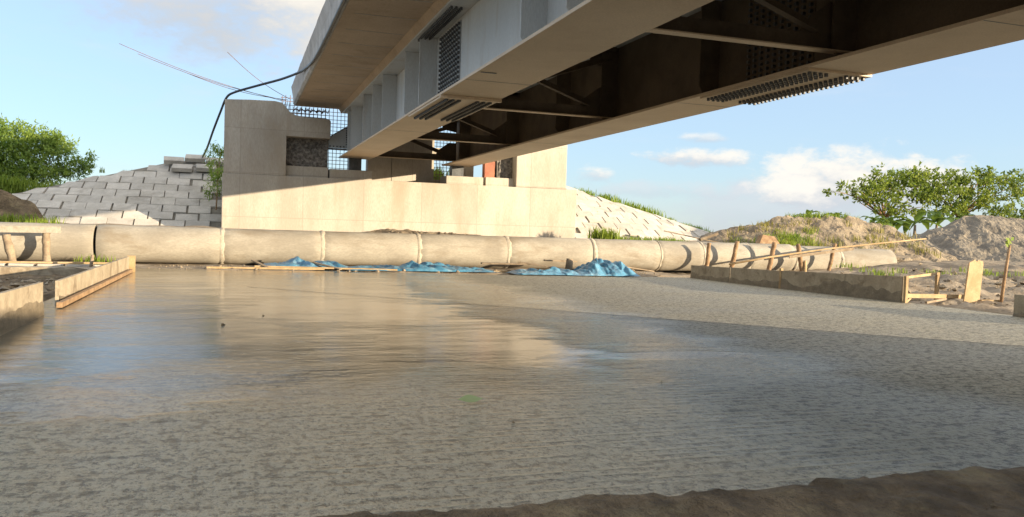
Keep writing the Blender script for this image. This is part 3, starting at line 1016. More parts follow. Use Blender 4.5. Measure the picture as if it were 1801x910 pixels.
# ------------------------------------------------------------------ spoil heaps
def heap(name, label, prof, yc, half, mat, seed, rough=0.22, back=5.0, base=-0.3):
    """prof: (x, crest height) along X"""
    xs0, xs1 = prof[0][0], prof[-1][0]

    def crest(x):
        for (a, za), (c, zc) in zip(prof, prof[1:]):
            if a <= x <= c:
                s = (x - a) / (c - a)
                s = s * s * (3 - 2 * s) * 0.5 + s * 0.5
                return za + (zc - za) * s
        return prof[-1][1]
    b = MB()
    rows = []
    nx, ny = int((xs1 - xs0) / 0.14), 90
    for j in range(ny + 1):
        v = -half + (half + back) * j / ny
        row = []
        for i in range(nx + 1):
            x = xs0 + (xs1 - xs0) * i / nx
            c = crest(x)
            f = max(0.0, 1 - abs(v) / half) if v < 0 else max(0.0, 1 - v / back)
            f = f ** 0.85
            y = yc + v + 0.5 * nz(x, 0, seed, 0.3, 3)
            z = base + (c - base) * f
            amp = rough * min(1, f * 3)
            z += amp * (0.62 * nz(x, y, seed, 0.7, 4) + 0.44 * nz(x, y, seed + 4, 1.5, 5) + 0.20 * abs(nz(x, y, seed + 9, 3.2, 3)))
            row.append((x, y, z))
        rows.append(row)
    b.grid(rows)
    o = b.build(name, mat, smooth=False)
    tag(o, label, 'dirt mound', 'spoil heaps right of the pipeline')

    def top(x, v=0.0):
        f = max(0.0, 1 - abs(v) / half) ** 0.85
        return (x, yc + v + 0.5 * nz(x, 0, seed, 0.3, 3), base + (crest(x) - base) * f)
    return top


h1 = heap('dirt_mound', 'lumpy sandy spoil heap with weeds behind the pipe end', ((18.5, 0.4), (20.6, 1.55), (22.7, 2.15), (25.0, 2.40), (27.0, 2.55), (29.0, 2.42), (30.8, 2.1), (32.8, 1.5), (34.8, 0.7), (37, 0.0)), 33.2, 4.4, M['mound'], 2.0, 0.32)
h2 = heap('dirt_mound', 'greyer conical spoil heap in front of the banana plants', ((32.5, 0.6), (35.0, 1.75), (38.0, 2.6), (40.2, 3.2), (43.0, 2.95), (46.0, 2.6), (52, 1.5)), 36.5, 7.5, M['mound_grey'], 11.0, 0.26)
heap('dirt_mound', 'low brown soil heap at the foot of the left block slope', ((-14, 1.4), (-9.5, 2.35), (-8.0, 2.30), (-6.9, 1.95), (-6.35, 1.2), (-6.1, 0.2)), 32.6, 2.2, M['mud'], 21.0, 0.16, 2.5)


# ------------------------------------------------------------------ foliage helpers
def leaf(b, c, d, up, ln, w):
    """pointed leaf folded a little along its midrib"""
    d = d.normalized()
    s = d.cross(up)
    if s.length < 1e-3:
        s = Vector((1, 0, 0))
    s.normalize()
    n = s.cross(d)
    b.add([c, c + d * ln * 0.5 + s * w - n * 0.15 * w, c + d * ln - n * 0.1 * ln, c + d * ln * 0.5 - s * w - n * 0.15 * w], [(0, 1, 2), (0, 2, 3)])


def rv(r):
    return Vector((r.gauss(0, 1), r.gauss(0, 1), r.gauss(0, 1)))


def crown_leaves(b, blobs, per_m3, ln, w, seed, droop=0.0, cut=-0.25):
    r = random.Random(seed)
    for (c, rad, sq) in blobs:
        c = Vector(c)
        n = int(per_m3 * rad ** 2 * 6)
        for _ in range(max(1, n // 7)):
            dv = rv(r).normalized() * rad * (r.random() ** 0.40)
            dv.z *= sq
            p = c + dv
            if nz(p.x, p.y, p.z * 1.6, 1.0, 3) < cut:
                continue
            ax = (dv.normalized() + rv(r) * 0.5 + Vector((0, 0, 0.3 - droop))).normalized()
            for _k in range(7):
                q = p + ax * r.uniform(0, rad * 0.42) + rv(r) * 0.05
                ld = (ax * 0.5 + rv(r) * 0.7 + Vector((0, 0, -droop))).normalized()
                leaf(b, q, ld, (Vector((0, 0, 1)) + rv(r) * 0.4), ln * r.uniform(0.7, 1.25), w * r.uniform(0.75, 1.2))


def branchy(b, base, tips, r0, seed):
    r = random.Random(seed)
    base = Vector(base)
    for tp in tips:
        tp = Vector(tp)
        mid = base.lerp(tp, 0.5) + Vector((r.uniform(-.3, .3), r.uniform(-.3, .3), r.uniform(0, .5)))
        b.tube([base, base.lerp(mid, 0.5), mid, mid.lerp(tp, 0.55) + Vector((0, 0, 0.12)), tp], [r0, r0 * 0.75, r0 * 0.5, r0 * 0.32, r0 * 0.12], 7)


def tree(name, label, base, fork, blobs, ln, w, dens, seed, mat, r0=0.16, droop=0.0, group=None):
    t = thing(name, label, 'tree', base, group)
    b = MB()
    base, fork = Vector(base), Vector(fork)
    b.tube([base, base.lerp(fork, 0.5) + Vector((0.12, 0, 0)), fork], [r0 * 1.35, r0 * 1.05, r0], 9)
    branchy(b, fork, [c for c, _, _ in blobs], r0 * 0.42, seed)
    b.build('trunk', M['bark'], t, smooth=True)
    cb = MB()
    crown_leaves(cb, [(c_, r_ * (1.0 if ln < 0.2 else 1.22), q_) for c_, r_, q_ in blobs], dens, ln, w, seed + 1, droop, -0.30 if ln < 0.2 else -0.03)
    cb.build('crown', mat, t, fix=False)
    return t


# feathery tree beyond the left slope
lt = [((-12.4, 44, 4.2), 1.7, .9), ((-10.9, 43.2, 4.6), 1.15, .8), ((-10.2, 44.6, 5.0), 0.95, .8), ((-9.2, 43.8, 4.75), 0.95, .8), ((-8.6, 44.2, 4.9), 0.6, .8), ((-9.8, 43.0, 3.7), 1.2, .8),
      ((-8.3, 43.4, 4.0), 0.95, .8), ((-8.0, 44.0, 4.7), 0.55, .8), ((-11.4, 43.6, 3.1), 1.4, .8), ((-7.4, 43.6, 3.7), 0.62, .8), ((-6.95, 43.9, 3.95), 0.32, .6), ((-6.75, 44, 4.3), 0.2, .6), ((-9.0, 42.6, 3.0), 1.1, .7), ((-10.6, 42.4, 2.7), 1.1, .7)]
tree('feathery_tree', 'bushy feathery green tree beyond the left block slope', (-10.2, 44.4, -0.1), (-10.0, 44.2, 2.6), lt, 0.19, 0.036, 420, 11, M['leaf_feather'], 0.15, 0.05)
# shrub squeezed between slope and abutment
sh = [((-0.95, 36.2, 4.15), 0.34, 1.1), ((-0.75, 36.3, 4.45), 0.26, 1.0), ((-0.9, 35.8, 3.7), 0.30, 1.0), ((-0.85, 34.9, 3.1), 0.24, 1.1), ((-0.95, 34.2, 2.55), 0.27, 1.0), ((-0.82, 35.3, 3.4), 0.25, 1.0)]
t = thing('corner_shrub', 'narrow green shrub growing beside the left abutment wall', 'shrub', (-0.85, 34.6, 1.9))
b = MB()
for c, _, _ in sh:
    b.tube([(-0.85, 34.6, 1.9), (-0.82, (34.6 + c[1]) / 2, (2.3 + c[2]) / 2), c], [0.03, 0.02, 0.006], 6)
b.build('stem', M['bark'], t)
b = MB()
crown_leaves(b, sh, 560, 0.17, 0.022, 31)
b.build('foliage', M['leaf_feather'], t, fix=False)

# spreading broad-leaved trees on the right
bt = [((43.2, 47.2, 6.15), 0.7, .7), ((42.2, 46, 5.7), 0.7, .6), ((41.2, 45.6, 5.25), 0.75, .6), ((40.0, 45.4, 5.15), 0.62, .55), ((39.3, 45.2, 4.75), 0.5, .5), ((38.0, 45.0, 4.75), 0.36, .8), ((37.9, 45.0, 5.1), 0.25, .8), ((37.0, 45, 4.55), 0.28, .35),
      ((36.5, 45, 4.7), 0.18, .5), ((40.9, 46, 4.5), 0.75, .6), ((42.4, 46.6, 4.75), 0.9, .55), ((44.2, 46.2, 5.4), 0.95, .6), ((41.9, 46.5, 6.0), 0.3, 1.2), ((44.6, 45.6, 4.6), 0.7, .5), ((45.5, 46, 5.5), 0.9, .6), ((44.8, 46.5, 6.2), 0.6, .6), ((42.8, 46, 5.3), 0.9, .5), ((46.2, 45.5, 4.6), 0.8, .5), ((41.6, 45.2, 3.9), 0.8, .5), ((43.2, 45.0, 3.9), 0.9, .6), ((40.2, 45.0, 4.3), 0.5, .5), ((45.2, 45.0, 3.8), 0.8, .5)]
tree('spreading_tree', 'spreading broad leaved tree reaching left over the gap between the mounds', (43.4, 47.0, -0.1), (43.0, 46.8, 3.1), bt, 0.26, 0.075, 105, 41, M['leaf_broad'], 0.13, 0.1, 'broad leaved trees beyond the mounds')
bt2 = [((45.4, 46.8, 6.3), 0.75, .6), ((46.8, 46.5, 5.75), 0.95, .6), ((48.4, 46.4, 6.05), 0.85, .6), ((50.0, 46.0, 5.7), 1.0, .6), ((51.8, 46.2, 6.2), 0.85, .6), ((53.2, 46.4, 5.9), 0.95, .6), ((55.2, 46.0, 6.0), 1.1, .7), ((57.5, 46, 5.6), 1.4, .7),
       ((47.6, 45.6, 4.8), 0.9, .5), ((49.6, 45.4, 4.75), 0.8, .5), ((52.6, 45.6, 5.1), 0.9, .5), ((46.0, 46.0, 5.1), 0.8, .6), ((47.2, 45.2, 3.9), 0.9, .5), ((49.2, 45.0, 3.9), 0.9, .5), ((51.2, 45.2, 4.2), 0.8, .5), ((51.0, 46, 6.5), .5, .7), ((54.2, 46, 6.7), .5, .6)]
tree('spreading_tree', 'tall broad leaved tree with yellow sunlit crown behind the grey mound', (49.6, 46.8, -0.1), (49.5, 46.7, 3.4), bt2, 0.27, 0.078, 115, 52, M['leaf_broad'], 0.17, 0.1, 'broad leaved trees beyond the mounds')
bt3 = [((52.5, 44.2, 3.9), 1.0, .4), ((54.0, 44.0, 3.6), 1.1, .5), ((50.8, 44.0, 3.5), 0.8, .35), ((55.8, 44, 4.2), 1.1, .5), ((56.5, 43.6, 3.2), 1.0, .6), ((52.0, 43.6, 2.9), 0.9, .5)]
tree('low_tree', 'low dark green tree at the right edge behind the grey mound', (53.6, 44.3, -0.1), (53.5, 44.2, 2.3), bt3, 0.28, 0.07, 100, 63, M['leaf_broad'], 0.10, 0.3, 'broad leaved trees beyond the mounds')


def banana(label, base, h, n, seed, ln=1.5, w=0.28):
    r = random.Random(seed)
    t = thing('banana_plant', label, 'banana plant', base, 'banana plants behind the mounds')
    base = Vector(base)
    b = MB().tube([base, base + Vector((0.03, 0, h * 0.6)), base + Vector((0.05, 0, h))], [0.13, 0.11, 0.07], 8)
    b.build('stem', M['oldwood'], t, smooth=True)
    top = base + Vector((0.05, 0, h))
    for i in range(n):
        a = 2 * math.pi * i / n + r.uniform(-.4, .4)
        el = r.uniform(0.35, 1.15)
        L = ln * r.uniform(0.75, 1.15)
        dh = Vector((math.cos(a), math.sin(a), 0))
        sd = Vector((-math.sin(a), math.cos(a), 0))
        b = MB()
        rows = []
        p = top.copy()
        for k in range(10):
            s = k / 9
            e = el - 1.5 * s
            p = p + (dh * math.cos(e) + Vector((0, 0, math.sin(e)))) * L / 9
            ww = w * math.sin(math.pi * min(1, 0.12 + 0.86 * s)) ** 0.6
            fl = 0.35 * ww
            rows.append([p - sd * ww + Vector((0, 0, fl + r.uniform(-.03, .03))), p, p + sd * ww + Vector((0, 0, fl + r.uniform(-.03, .03)))])
        b.grid(rows)
        b.build('leaf', M['leaf_banana'], t, smooth=True, fix=False)


bspots = [((41.6, 42.6, 0), 2.6, 'banana plant with large arching leaves in the dip between the mounds', 1.9), ((44.2, 43.4, 0), 2.7, 'banana plant right of the dip, close to the tree stems', 1.8),
          ((46.8, 44.5, 0), 2.9, 'yellowish banana plant under the tall tree', 1.7), ((39.9, 43.0, 0), 2.2, 'small banana plant at the left of the dip', 1.5),
          ((31.6, 40.5, 0), 2.7, 'banana top peeping over the sandy heap at its left end', 1.0), ((34.0, 41, 0), 2.7, 'banana top peeping over the middle of the sandy heap', 0.9),
          ((37.3, 41.5, 0), 2.65, 'banana top peeping over the right part of the sandy heap', 1.0), ((38.6, 42.2, 0), 2.5, 'dark banana top just left of the tree stems', 1.0)]
for i, (p, h, lab, ln) in enumerate(bspots):
    banana(lab, p, h, 7 if ln > 1.2 else 6, 70 + i, ln, 0.30 if ln > 1.2 else 0.17)


def tuft(b, c, n, h, spread, r):
    c = Vector(c)
    for _ in range(n):
        a = r.uniform(0, 2 * math.pi)
        o = c + Vector((r.gauss(0, spread), r.gauss(0, spread * 0.6), 0))
        L = h * r.uniform(0.5, 1.2)
        d = Vector((math.cos(a), math.sin(a), 0)) * L * r.uniform(0.15, 0.6)
        s = Vector((-math.sin(a), math.cos(a), 0)) * 0.017 * (0.6 + h)
        m_ = o + d * 0.4 + Vector((0, 0, L * 0.65))
        e = o + d + Vector((0, 0, L))
        b.add([o - s, o + s, m_ + s * .8, m_ - s * .8, e], [(0, 1, 2, 3), (3, 2, 4)])


def grass(name, label, spots, mat, seed, kind='stuff'):
    r = random.Random(seed)
    b = MB()
    for c, n, h, sp in spots:
        tuft(b, c, n, h, sp, r)
    o = b.build(name, mat, fix=False)
    o['kind'] = kind
    o['label'] = label
    if kind == 'thing':
        o['category'] = 'weed'
    return o


sp = []
for i in range(26):
    x = 13.6 + i * 0.16
    sp.append(((x, 30.35 + rnd.uniform(-.2, .3), 0.95 + 0.1 * rnd.random() + max(0, 0.15 - i * 0.02)), 46, 0.34 if i > 5 else 0.55, 0.14))
grass('grass', 'bright green grass along the foot of the right block slope', sp, M['grass'], 5)
sp = []
for i in range(44):
    x = 15.0 + 8.0 * rnd.random()
    u = max(0.0, x - 13.6) * 0.47
    if rnd.random() < 0.25 and x < 17:
        continue
    z = 3.95 - 0.55 * (u + 0.05)
    sp.append(((x, 37.05 + rnd.uniform(0, .5), z - 0.02), 40, 0.42 if 17 < x < 20.5 else 0.28, 0.22))
grass('grass', 'green grass along the crest of the right block slope', sp, M['grass'], 6)
sp = []
for i in range(60):
    x = 20.5 + rnd.random() * 11
    v = rnd.uniform(-2.8, -0.3)
    q = h1(x, v)
    sp.append(((q[0], q[1], q[2] - 0.1), 26, 0.38, 0.2))
grass('grass', 'patchy weeds over the sandy spoil heap', sp, M['straw'], 7)
sp = []
for i in range(60):
    x = rnd.gauss(23.2, 0.9) if i < 30 else rnd.uniform(24.5, 31)
    q = h1(x, rnd.uniform(-2.6, -1.2) if i < 30 else rnd.uniform(0.0, 0.4))
    sp.append(((q[0], q[1], q[2] - 0.08), 30, 0.40, 0.22))
grass('grass', 'green weeds over the top and left flank of the sandy spoil heap', sp, M['grass'], 8)
sp = [((-7.6 + 0.25 * i, 31.2 + rnd.uniform(-.3, .3), 1.15 + rnd.uniform(-.1, .1)), 50, 0.32, 0.2) for i in range(7)]
grass('grass', 'yellow green grass in front of the low brown soil heap', sp, M['grass'], 9)
sp = [((-5.3 + rnd.uniform(-2.2, 1.2), 39.4, 3.4 + rnd.uniform(-.2, .05)), 16, 0.25, 0.08) for i in range(5)]
sp += [((-9.1 + rnd.uniform(-1.2, 1.6), 39.0, 2.5 + rnd.uniform(-.2, .25)), 60, 0.4, 0.25) for i in range(12)]
grass('grass', 'green grass tufts along the crest of the left block slope', sp, M['grass'], 10)
sp = [((-4.55 + 0.12 * i, 28.3 + rnd.uniform(-.15, .15), -0.05), 16, 0.34, 0.16) for i in range(6)]
grass('weed_clump', 'green weed clump at the open gap between two pipes', sp, M['grass'], 12, 'thing')
sp = [((20.5 + rnd.random() * 10, 22 + rnd.random() * 4, 0.2 + 0.25 * rnd.random()), 30, 0.22, 0.3) for i in range(22)]
grass('grass', 'low greenish ground cover on the rough soil at right', sp, M['grass'], 13)


# ------------------------------------------------------------------ form boards along the slab
def stained_board(name, label, a, c, h, th, side, seed, wet=0.4, zb=-0.02):
    """upright board from a to c; wet mortar smear clings to the lower part of its road-side face"""
    a, c = Vector((a[0], a[1], 0)), Vector((c[0], c[1], 0))
    d = (c - a).normalized()
    nrm = Vector((-d.y, d.x, 0)) * side
    t = thing(name, label, 'form board', (a + c) / 2 + Vector((0, 0, zb)), 'form boards along the slab edges')
    b = MB()
    n = 24
    L = (c - a).length
    pts = []
    lo, hi = [], []
    for i in range(n + 1):
        p = a + d * L * i / n
        z1 = h[0] + (h[1] - h[0]) * i / n + 0.008 * nz(i * 0.5, seed)
        lo.append(p)
        hi.append(z1)
    f0 = [p + nrm * th / 2 + Vector((0, 0, zb)) for p in lo]
    f1 = [p + nrm * th / 2 + Vector((0, 0, z)) for p, z in zip(lo, hi)]
    g1 = [p - nrm * th / 2 + Vector((0, 0, z)) for p, z in zip(lo, hi)]
    g0 = [p - nrm * th / 2 + Vector((0, 0, zb)) for p in lo]
    b.grid([f0, f1, g1, g0, f0])
    k = len(b.v)
    b.add([f0[0], f1[0], g1[0], g0[0], f0[-1], f1[-1], g1[-1], g0[-1]], [(0, 1, 2, 3), (7, 6, 5, 4)])
    b.build('board', M['form'], t)
    s = MB()
    rows = []
    m = int(L / 0.05)
    for j in range(7):
        row = []
        for i in range(m + 1):
            p = a + d * L * i / m
            topz = (0.5 * (h[0] + h[1])) * wet * (1.0 + 0.8 * nz(i * 0.05, seed, 2.0, 0.55, 3) + 0.25 * nz(i * 0.05, seed, 6.0, 3.0, 4))
            z = zb + 0.005 + max(0.03, topz) * j / 6
            bul = 0.006 + 0.014 * (1 - j / 6) + 0.004 * nz(i * .05, j * .2, seed, 3.0, 3)
            row.append(p + nrm * (th / 2 + (bul if j < 6 else 0.001)) + Vector((0, 0, z)))
        rows.append(row)
    s.grid(rows)
    s.build('mortar_smear', M['formwet'], t)
    return t


stained_board('form_board', 'short upright stained board at the left frame edge', (-2.78, 10.0), (-2.78, 13.85), (0.53, 0.49), 0.06, -1, 3, 0.35)
stained_board('form_board', 'long upright stained board left of the slab, ending at a pale stake', (-2.85, 15.4), (-2.85, 24.7), (0.40, 0.42), 0.06, -1, 5, 0.30)
stained_board('form_board', 'farthest board panel of the right row, beside the pipe', (14.95, 25.15), (15.02, 22.9), (0.44, 0.48), 0.06, -1, 7, 0.40)
stained_board('form_board', 'middle board panel of the right row', (15.03, 22.86), (15.10, 20.45), (0.49, 0.52), 0.06, -1, 9, 0.42)
stained_board('form_board', 'longest board panel of the right row with wide wet stain', (15.11, 20.40), (15.40, 16.05), (0.53, 0.64), 0.06, -1, 11, 0.55)
stained_board('form_board', 'grey board end at the right frame edge', (15.50, 13.05), (15.50, 10.2), (0.46, 0.46), 0.07, -1, 13, 0.25)
o = MB().box(-2.88, -2.68, 24.74, 24.84, -0.05, 0.44).build('end_peg', M['wood'])
tag(o, 'pale square peg at the far end of the long left board', 'peg')
# timber runner lying along the foot of the long left board
o = MB().beam((-2.70, 14.75, 0.055), (-2.74, 24.4, 0.05), 0.09, 0.09).build('timber_runner', M['bark'], bevel=0.01)
tag(o, 'long timber batten lying at the foot of the left board, cut end forward', 'batten')
# upright peg at the near end of the right row
o = MB().box(15.39, 15.46, 15.93, 16.01, -0.1, 0.66).build('end_peg', M['wood'])
tag(o, 'pale peg at the near end of the right board row', 'peg')
o = MB().box(15.06, 15.14, 20.35, 20.43, -0.05, 0.60).build('end_peg', M['wood'])
tag(o, 'short pale peg topping the joint between two right boards', 'peg')


# ------------------------------------------------------------------ stakes, rails, posts
def stake(label, p, h, r, lean=(0, 0), mat='bark', group='bark stakes behind the right boards', seed=1):
    rr = random.Random(seed)
    p = Vector((p[0], p[1], -0.2))
    path, rad = [], []
    n = 9
    for i in range(n + 1):
        s = i / n
        path.append(p + Vector((lean[0] * s + rr.uniform(-.012, .012), lean[1] * s + rr.uniform(-.012, .012), (h + 0.2) * s)))
        rad.append(r * (1.0 + rr.uniform(-.10, .12)) * (1 - 0.12 * s))
    o = MB().tube(path, rad, 9).build('wooden_stake', M[mat], smooth=True)
    return tag(o, label, 'stake', group)


stake('first bark stake of the row, nearest the tarpaulin', (17.44, 28.3), 1.20, 0.09, (0.12, 0), seed=1)
stake('second bark stake, pale and leaning right', (18.52, 28.3), 1.30, 0.10, (0.32, 0), seed=2)
stake('third bark stake, holding the long rail', (20.30, 28.3), 1.28, 0.10, (0.28, 0), seed=3)
stake('fourth bark stake, thick, leaning left above the board joint', (22.05, 28.3), 1.25, 0.10, (-0.36, 0), seed=4)
stake('fifth bark stake, straight, at the near end of the row', (23.20, 28.3), 1.31, 0.085, (0.34, 0), seed=5)
stake('short sawn stub beside the fourth stake', (22.0, 28.2), 0.58, 0.08, (0.02, 0), 'wood', seed=6)
stake('crooked stake at far left before the pipe', (-6.38, 28.3), 0.86, 0.13, (-0.24, 0), 'oldwood', 'stakes before the left pipes', 7)
stake('straight barky stake under the left rail end', (-5.53, 28.3), 0.94, 0.12, (-0.02, 0), 'oldwood', 'stakes before the left pipes', 8)
o = MB().beam((-9.5, 28.22, 0.98), (-5.15, 28.22, 1.04), 0.10, 0.20).build('pale_rail', M['mortar'], bevel=0.01)
tag(o, 'pale timber rail laid on the two left stakes', 'rail')
o = MB().beam((-9.0, 26.2, 0.13), (-2.95, 26.45, 0.14), 0.20, 0.05).build('timber_plank', M['wood'], bevel=0.006)
tag(o, 'long pale plank on the block row at left', 'plank')
for i in range(7):
    x = -8.2 + i * 0.72
    o = MB().box(x, x + 0.62, 26.0, 26.5, -0.25, 0.10, 0.015).build('concrete_block', M['block'], bevel=0.02)
    tag(o, ('grey block at the left end of the row under the long plank' if i == 0 else 'grey block at the right end of the row under the long plank' if i == 6 else
            'one of the grey blocks in the row under the long plank'), 'concrete block', 'blocks under the long left plank')
# hand tamper
t = thing('hand_tamper', 'dark rusty hand tamper standing before the block row at left', 'tamper', (-3.86, 25.2, -0.2))
MB().tube([(-3.86, 25.2, 0.0), (-3.83, 25.2, 0.2), (-3.80, 25.2, 0.42)], 0.045, 8).build('handle', M['oldwood'], t, smooth=True)
MB().tube([(-3.87, 25.2, -0.2), (-3.87, 25.2, -0.12), (-3.86, 25.2, 0.05)], [0.16, 0.19, 0.10], 12).build('tamper_head', M['rebar'], t, smooth=True)
# cast strip footing left of the slab, broken edge
b = MB()
rows = []
for j in range(5):
    rows.append([(-9 + i * 0.2, 24.2 - 0.5 * (j == 4) + 0.08 * nz(i * .2, j, 1, 1, 4) - (0 if j else -1.2), (0.10, 0.10, 0.06, -0.14, -0.35)[j] + 0.05 * nz(i * .2, j, 5, 1.5, 4)) for i in range(30)])
b.grid(rows).build('strip_footing', M['form'])
tag(bpy.data.objects['strip_footing'], 'rough cast strip footing crossing behind the left boards', 'footing')
b = MB()
b.box(-6.5, -2.95, 14.4, 15.0, -0.34, 0.02, 0.03)
tag(b.build('strip_footing', M['form'], bevel=0.02), 'dark stained footing piece in the pit between the left boards', 'footing')

# rails through the right stakes
rail = [(18.40, 28.14, 0.38), (20.3, 28.16, 0.70), (23.1, 28.14, 1.10), (25.6, 28.1, 1.38), (28.1, 28.1, 1.64)]
o = MB().tube(rail, [0.04, 0.04, 0.036, 0.032, 0.028], 8).build('long_pole', M['wood'], smooth=True)
tag(o, 'long thin pole slanting up through the right stakes', 'pole')
o = MB().beam((21.2, 28.16, 0.72), (24.3, 28.10, 1.12), 0.05, 0.11).build('short_batten', M['oldwood'])
tag(o, 'short batten lashed beside the long slanting pole', 'batten')
# small frame of battens right of the boards
t = thing('batten_frame', 'small open frame of pale battens right of the board row', 'frame', (16.2, 16.8, 0))
MB().beam((15.48, 16.05, 0.62), (17.35, 16.9, 0.69), 0.045, 0.06).build('rail', M['wood'], t)
MB().box(17.30, 17.38, 16.86, 16.94, -0.1, 0.72).build('post', M['wood'], t)
MB().beam((15.48, 16.1, 0.17), (17.9, 16.5, 0.12), 0.07, 0.10).build('rail', M['wood'], t)
MB().beam((15.48, 16.0, 0.03), (16.3, 16.6, 0.15), 0.05, 0.05).build('brace', M['wood'], t)
MB().beam((16.0, 15.9, 0.02), (17.7, 16.6, 0.10), 0.05, 0.05).build('brace', M['oldwood'], t)
# broad plank standing upright
b = MB()
pl = [(17.30, 16.02, -0.15), (17.82, 16.02, -0.15), (17.99, 16.10, 0.98), (17.97, 16.10, 1.06), (17.80, 16.10, 1.08), (17.78, 16.10, 1.04), (17.69, 16.10, 1.10), (17.64, 16.10, 1.06), (17.53, 16.10, 1.02), (17.50, 16.10, 0.90)]
b.prism(pl, (0.02, 0.05, 0))
tag(b.build('upright_plank', M['wood'], bevel=0.006), 'broad pale plank standing upright with a chipped top', 'plank')
# sapling stick with a fresh green shoot
t = thing('sprouting_stick', 'thin leaning stick with a bright green shoot on top', 'stick', (18.3, 15.85, -0.1))
MB().tube([(18.28, 15.8, -0.1), (18.42, 15.85, 0.6), (18.60, 15.9, 1.48)], [0.045, 0.042, 0.035], 8).build('stem', M['bark'], t, smooth=True)
b = MB()
r = random.Random(4)
for i in range(9):
    leaf(b, Vector((18.60 + r.uniform(-.03, .03), 15.9, 1.44 + 0.02 * i)), Vector((r.uniform(-.8, .8), r.uniform(-.6, .6), r.uniform(.2, 1))), Vector((0, -1, 0.4)), 0.17, 0.05)
b.build('shoot', M['grass'], t, fix=False)
o = MB().beam((17.85, 16.0, 0.05), (18.35, 15.9, 0.06), 0.07, 0.07).build('timber_offcut', M['wood'])
tag(o, 'short timber offcut between the upright plank and the sprouting stick', 'offcut')
# the little crossing ends of timber on the right slope
c = Vector((19.4, 30.5, 1.28))
o = MB().beam((17.2, 31.3, 1.62), (19.6, 30.7, 1.18), 0.10, 0.04).build('thin_batten', M['oldwood'])
tag(o, 'thin dark batten lying on the right block slope', 'batten')
o = MB().beam((18.4, 30.4, 1.30), (19.1, 30.2, 1.58), 0.30, 0.12).build('short_baulk', M['oldwood'], bevel=0.01)
tag(o, 'short thick baulk resting on the pipe below the right slope', 'baulk')
b = MB()
b.prism([(21.2, 30.2, 1.2), (22.3, 30.2, 1.15), (22.1, 30.4, 1.52), (21.5, 30.4, 1.6)], (0.05, 0.4, -0.05))
tag(b.build('rusty_sheet', M['bark']), 'rusty brown sheet propped on the pipe behind the third stake', 'metal sheet')


# ------------------------------------------------------------------ debris strip along the far slab edge
def tarp(label, x0, x1, y0, y1, h, seed, n=70, m=26, fold=1.0):
    b = MB()
    rows = []
    for j in range(m + 1):
        v = j / m
        row = []
        for i in range(n + 1):
            u = i / n
            x = x0 + (x1 - x0) * u + 0.08 * nz(u * 6, v * 4, seed)
            y = y0 + (y1 - y0) * v + 0.10 * nz(u * 7, v * 3, seed + 3)
            env = math.sin(math.pi * min(1, max(0, u))) ** 0.6 * math.sin(math.pi * min(1, max(0, v))) ** 0.5
            lump = h(u, v) if callable(h) else h
            rdg = 1.6 * abs(nz(u * (x1 - x0) * 2.0 + 1.6 * v, v * 1.6 + u, seed, 1.0, 2)) + 0.8 * abs(nz(u * (x1 - x0) * 6 + 4 * v, v * 3, seed + 5, 1.0, 2))
            z = 0.02 + env * (lump * (0.45 + 0.55 * nz(u * 3, v * 2, seed + 8)) + fold * 0.17 * rdg * (0.4 + lump))
            row.append((x, y, max(0.012, z) + 0.01))
        rows.append(row)
    b.grid(rows)
    o = b.build('blue_tarpaulin', M['tarp'], smooth=True)
    return tag(o, label, 'tarpaulin', 'blue tarpaulins along the slab edge')


tarp('flat strip of blue tarpaulin at left, under the pipe', 0.6, 3.6, 27.0, 28.6, 0.26, 2.0)
tarp('long faded blue tarpaulin strip, middle of the slab edge', 3.3, 8.4, 26.4, 27.8, 0.22, 7.0, 110)
tarp('low rumpled blue tarpaulin joining the crumpled heap', 8.6, 11.2, 25.3, 26.5, 0.16, 15.0)
tarp('crumpled bright blue tarpaulin heap at the right end', 10.5, 13.0, 25.15, 26.9, lambda u, v: 0.66 * sstep(0.05, 0.5, u), 12.0, 90, 40, 1.6)
for i, (a, c, w, hh, mt, lab) in enumerate((
        ((-0.9, 26.72, 0.04), (2.6, 26.55, 0.05), 0.14, 0.06, 'wood', 'long pale batten along the slab edge at left'),
        ((0.5, 26.9, 0.09), (4.9, 26.45, 0.06), 0.12, 0.05, 'wood', 'pale batten in front of the flat blue tarpaulin'),
        ((2.3, 27.3, 0.22), (3.1, 26.5, 0.05), 0.14, 0.04, 'oldwood', 'short dark plank lying across the pale batten'),
        ((0.45, 27.4, 0.25), (0.9, 26.6, 0.05), 0.12, 0.04, 'oldwood', 'stubby dark plank at the left end of the flat tarpaulin'),
        ((8.0, 27.4, 0.28), (9.9, 27.1, 0.30), 0.40, 0.05, 'oldwood', 'wide dark plank propped against the pipe'),
        ((9.3, 27.2, 0.36), (11.0, 26.5, 0.12), 0.30, 0.05, 'oldwood', 'wide grey plank sloping down to the tarpaulin'),
        ((10.4, 27.6, 0.42), (11.6, 27.5, 0.40), 0.22, 0.05, 'oldwood', 'dark plank behind the timber stub by the pipe'),
        ((8.2, 26.6, 0.05), (11.0, 26.2, 0.06), 0.12, 0.05, 'wood', 'pale batten below the sloping grey plank'),
        ((12.9, 26.6, 0.30), (14.4, 26.9, 0.12), 0.14, 0.04, 'oldwood', 'brown plank right of the crumpled tarpaulin'))):
    o = MB().beam(a, c, w, hh).build('loose_plank', M[mt], bevel=0.005)
    tag(o, lab, 'plank', 'loose timber along the slab edge')
o = MB().tube([(11.05, 26.9, 0.02), (11.08, 26.9, 0.3), (11.1, 26.9, 0.52)], [0.14, 0.13, 0.12], 9).build('timber_stub', M['oldwood'], smooth=True)
tag(o, 'upright timber stub left of the crumpled tarpaulin', 'timber stub')
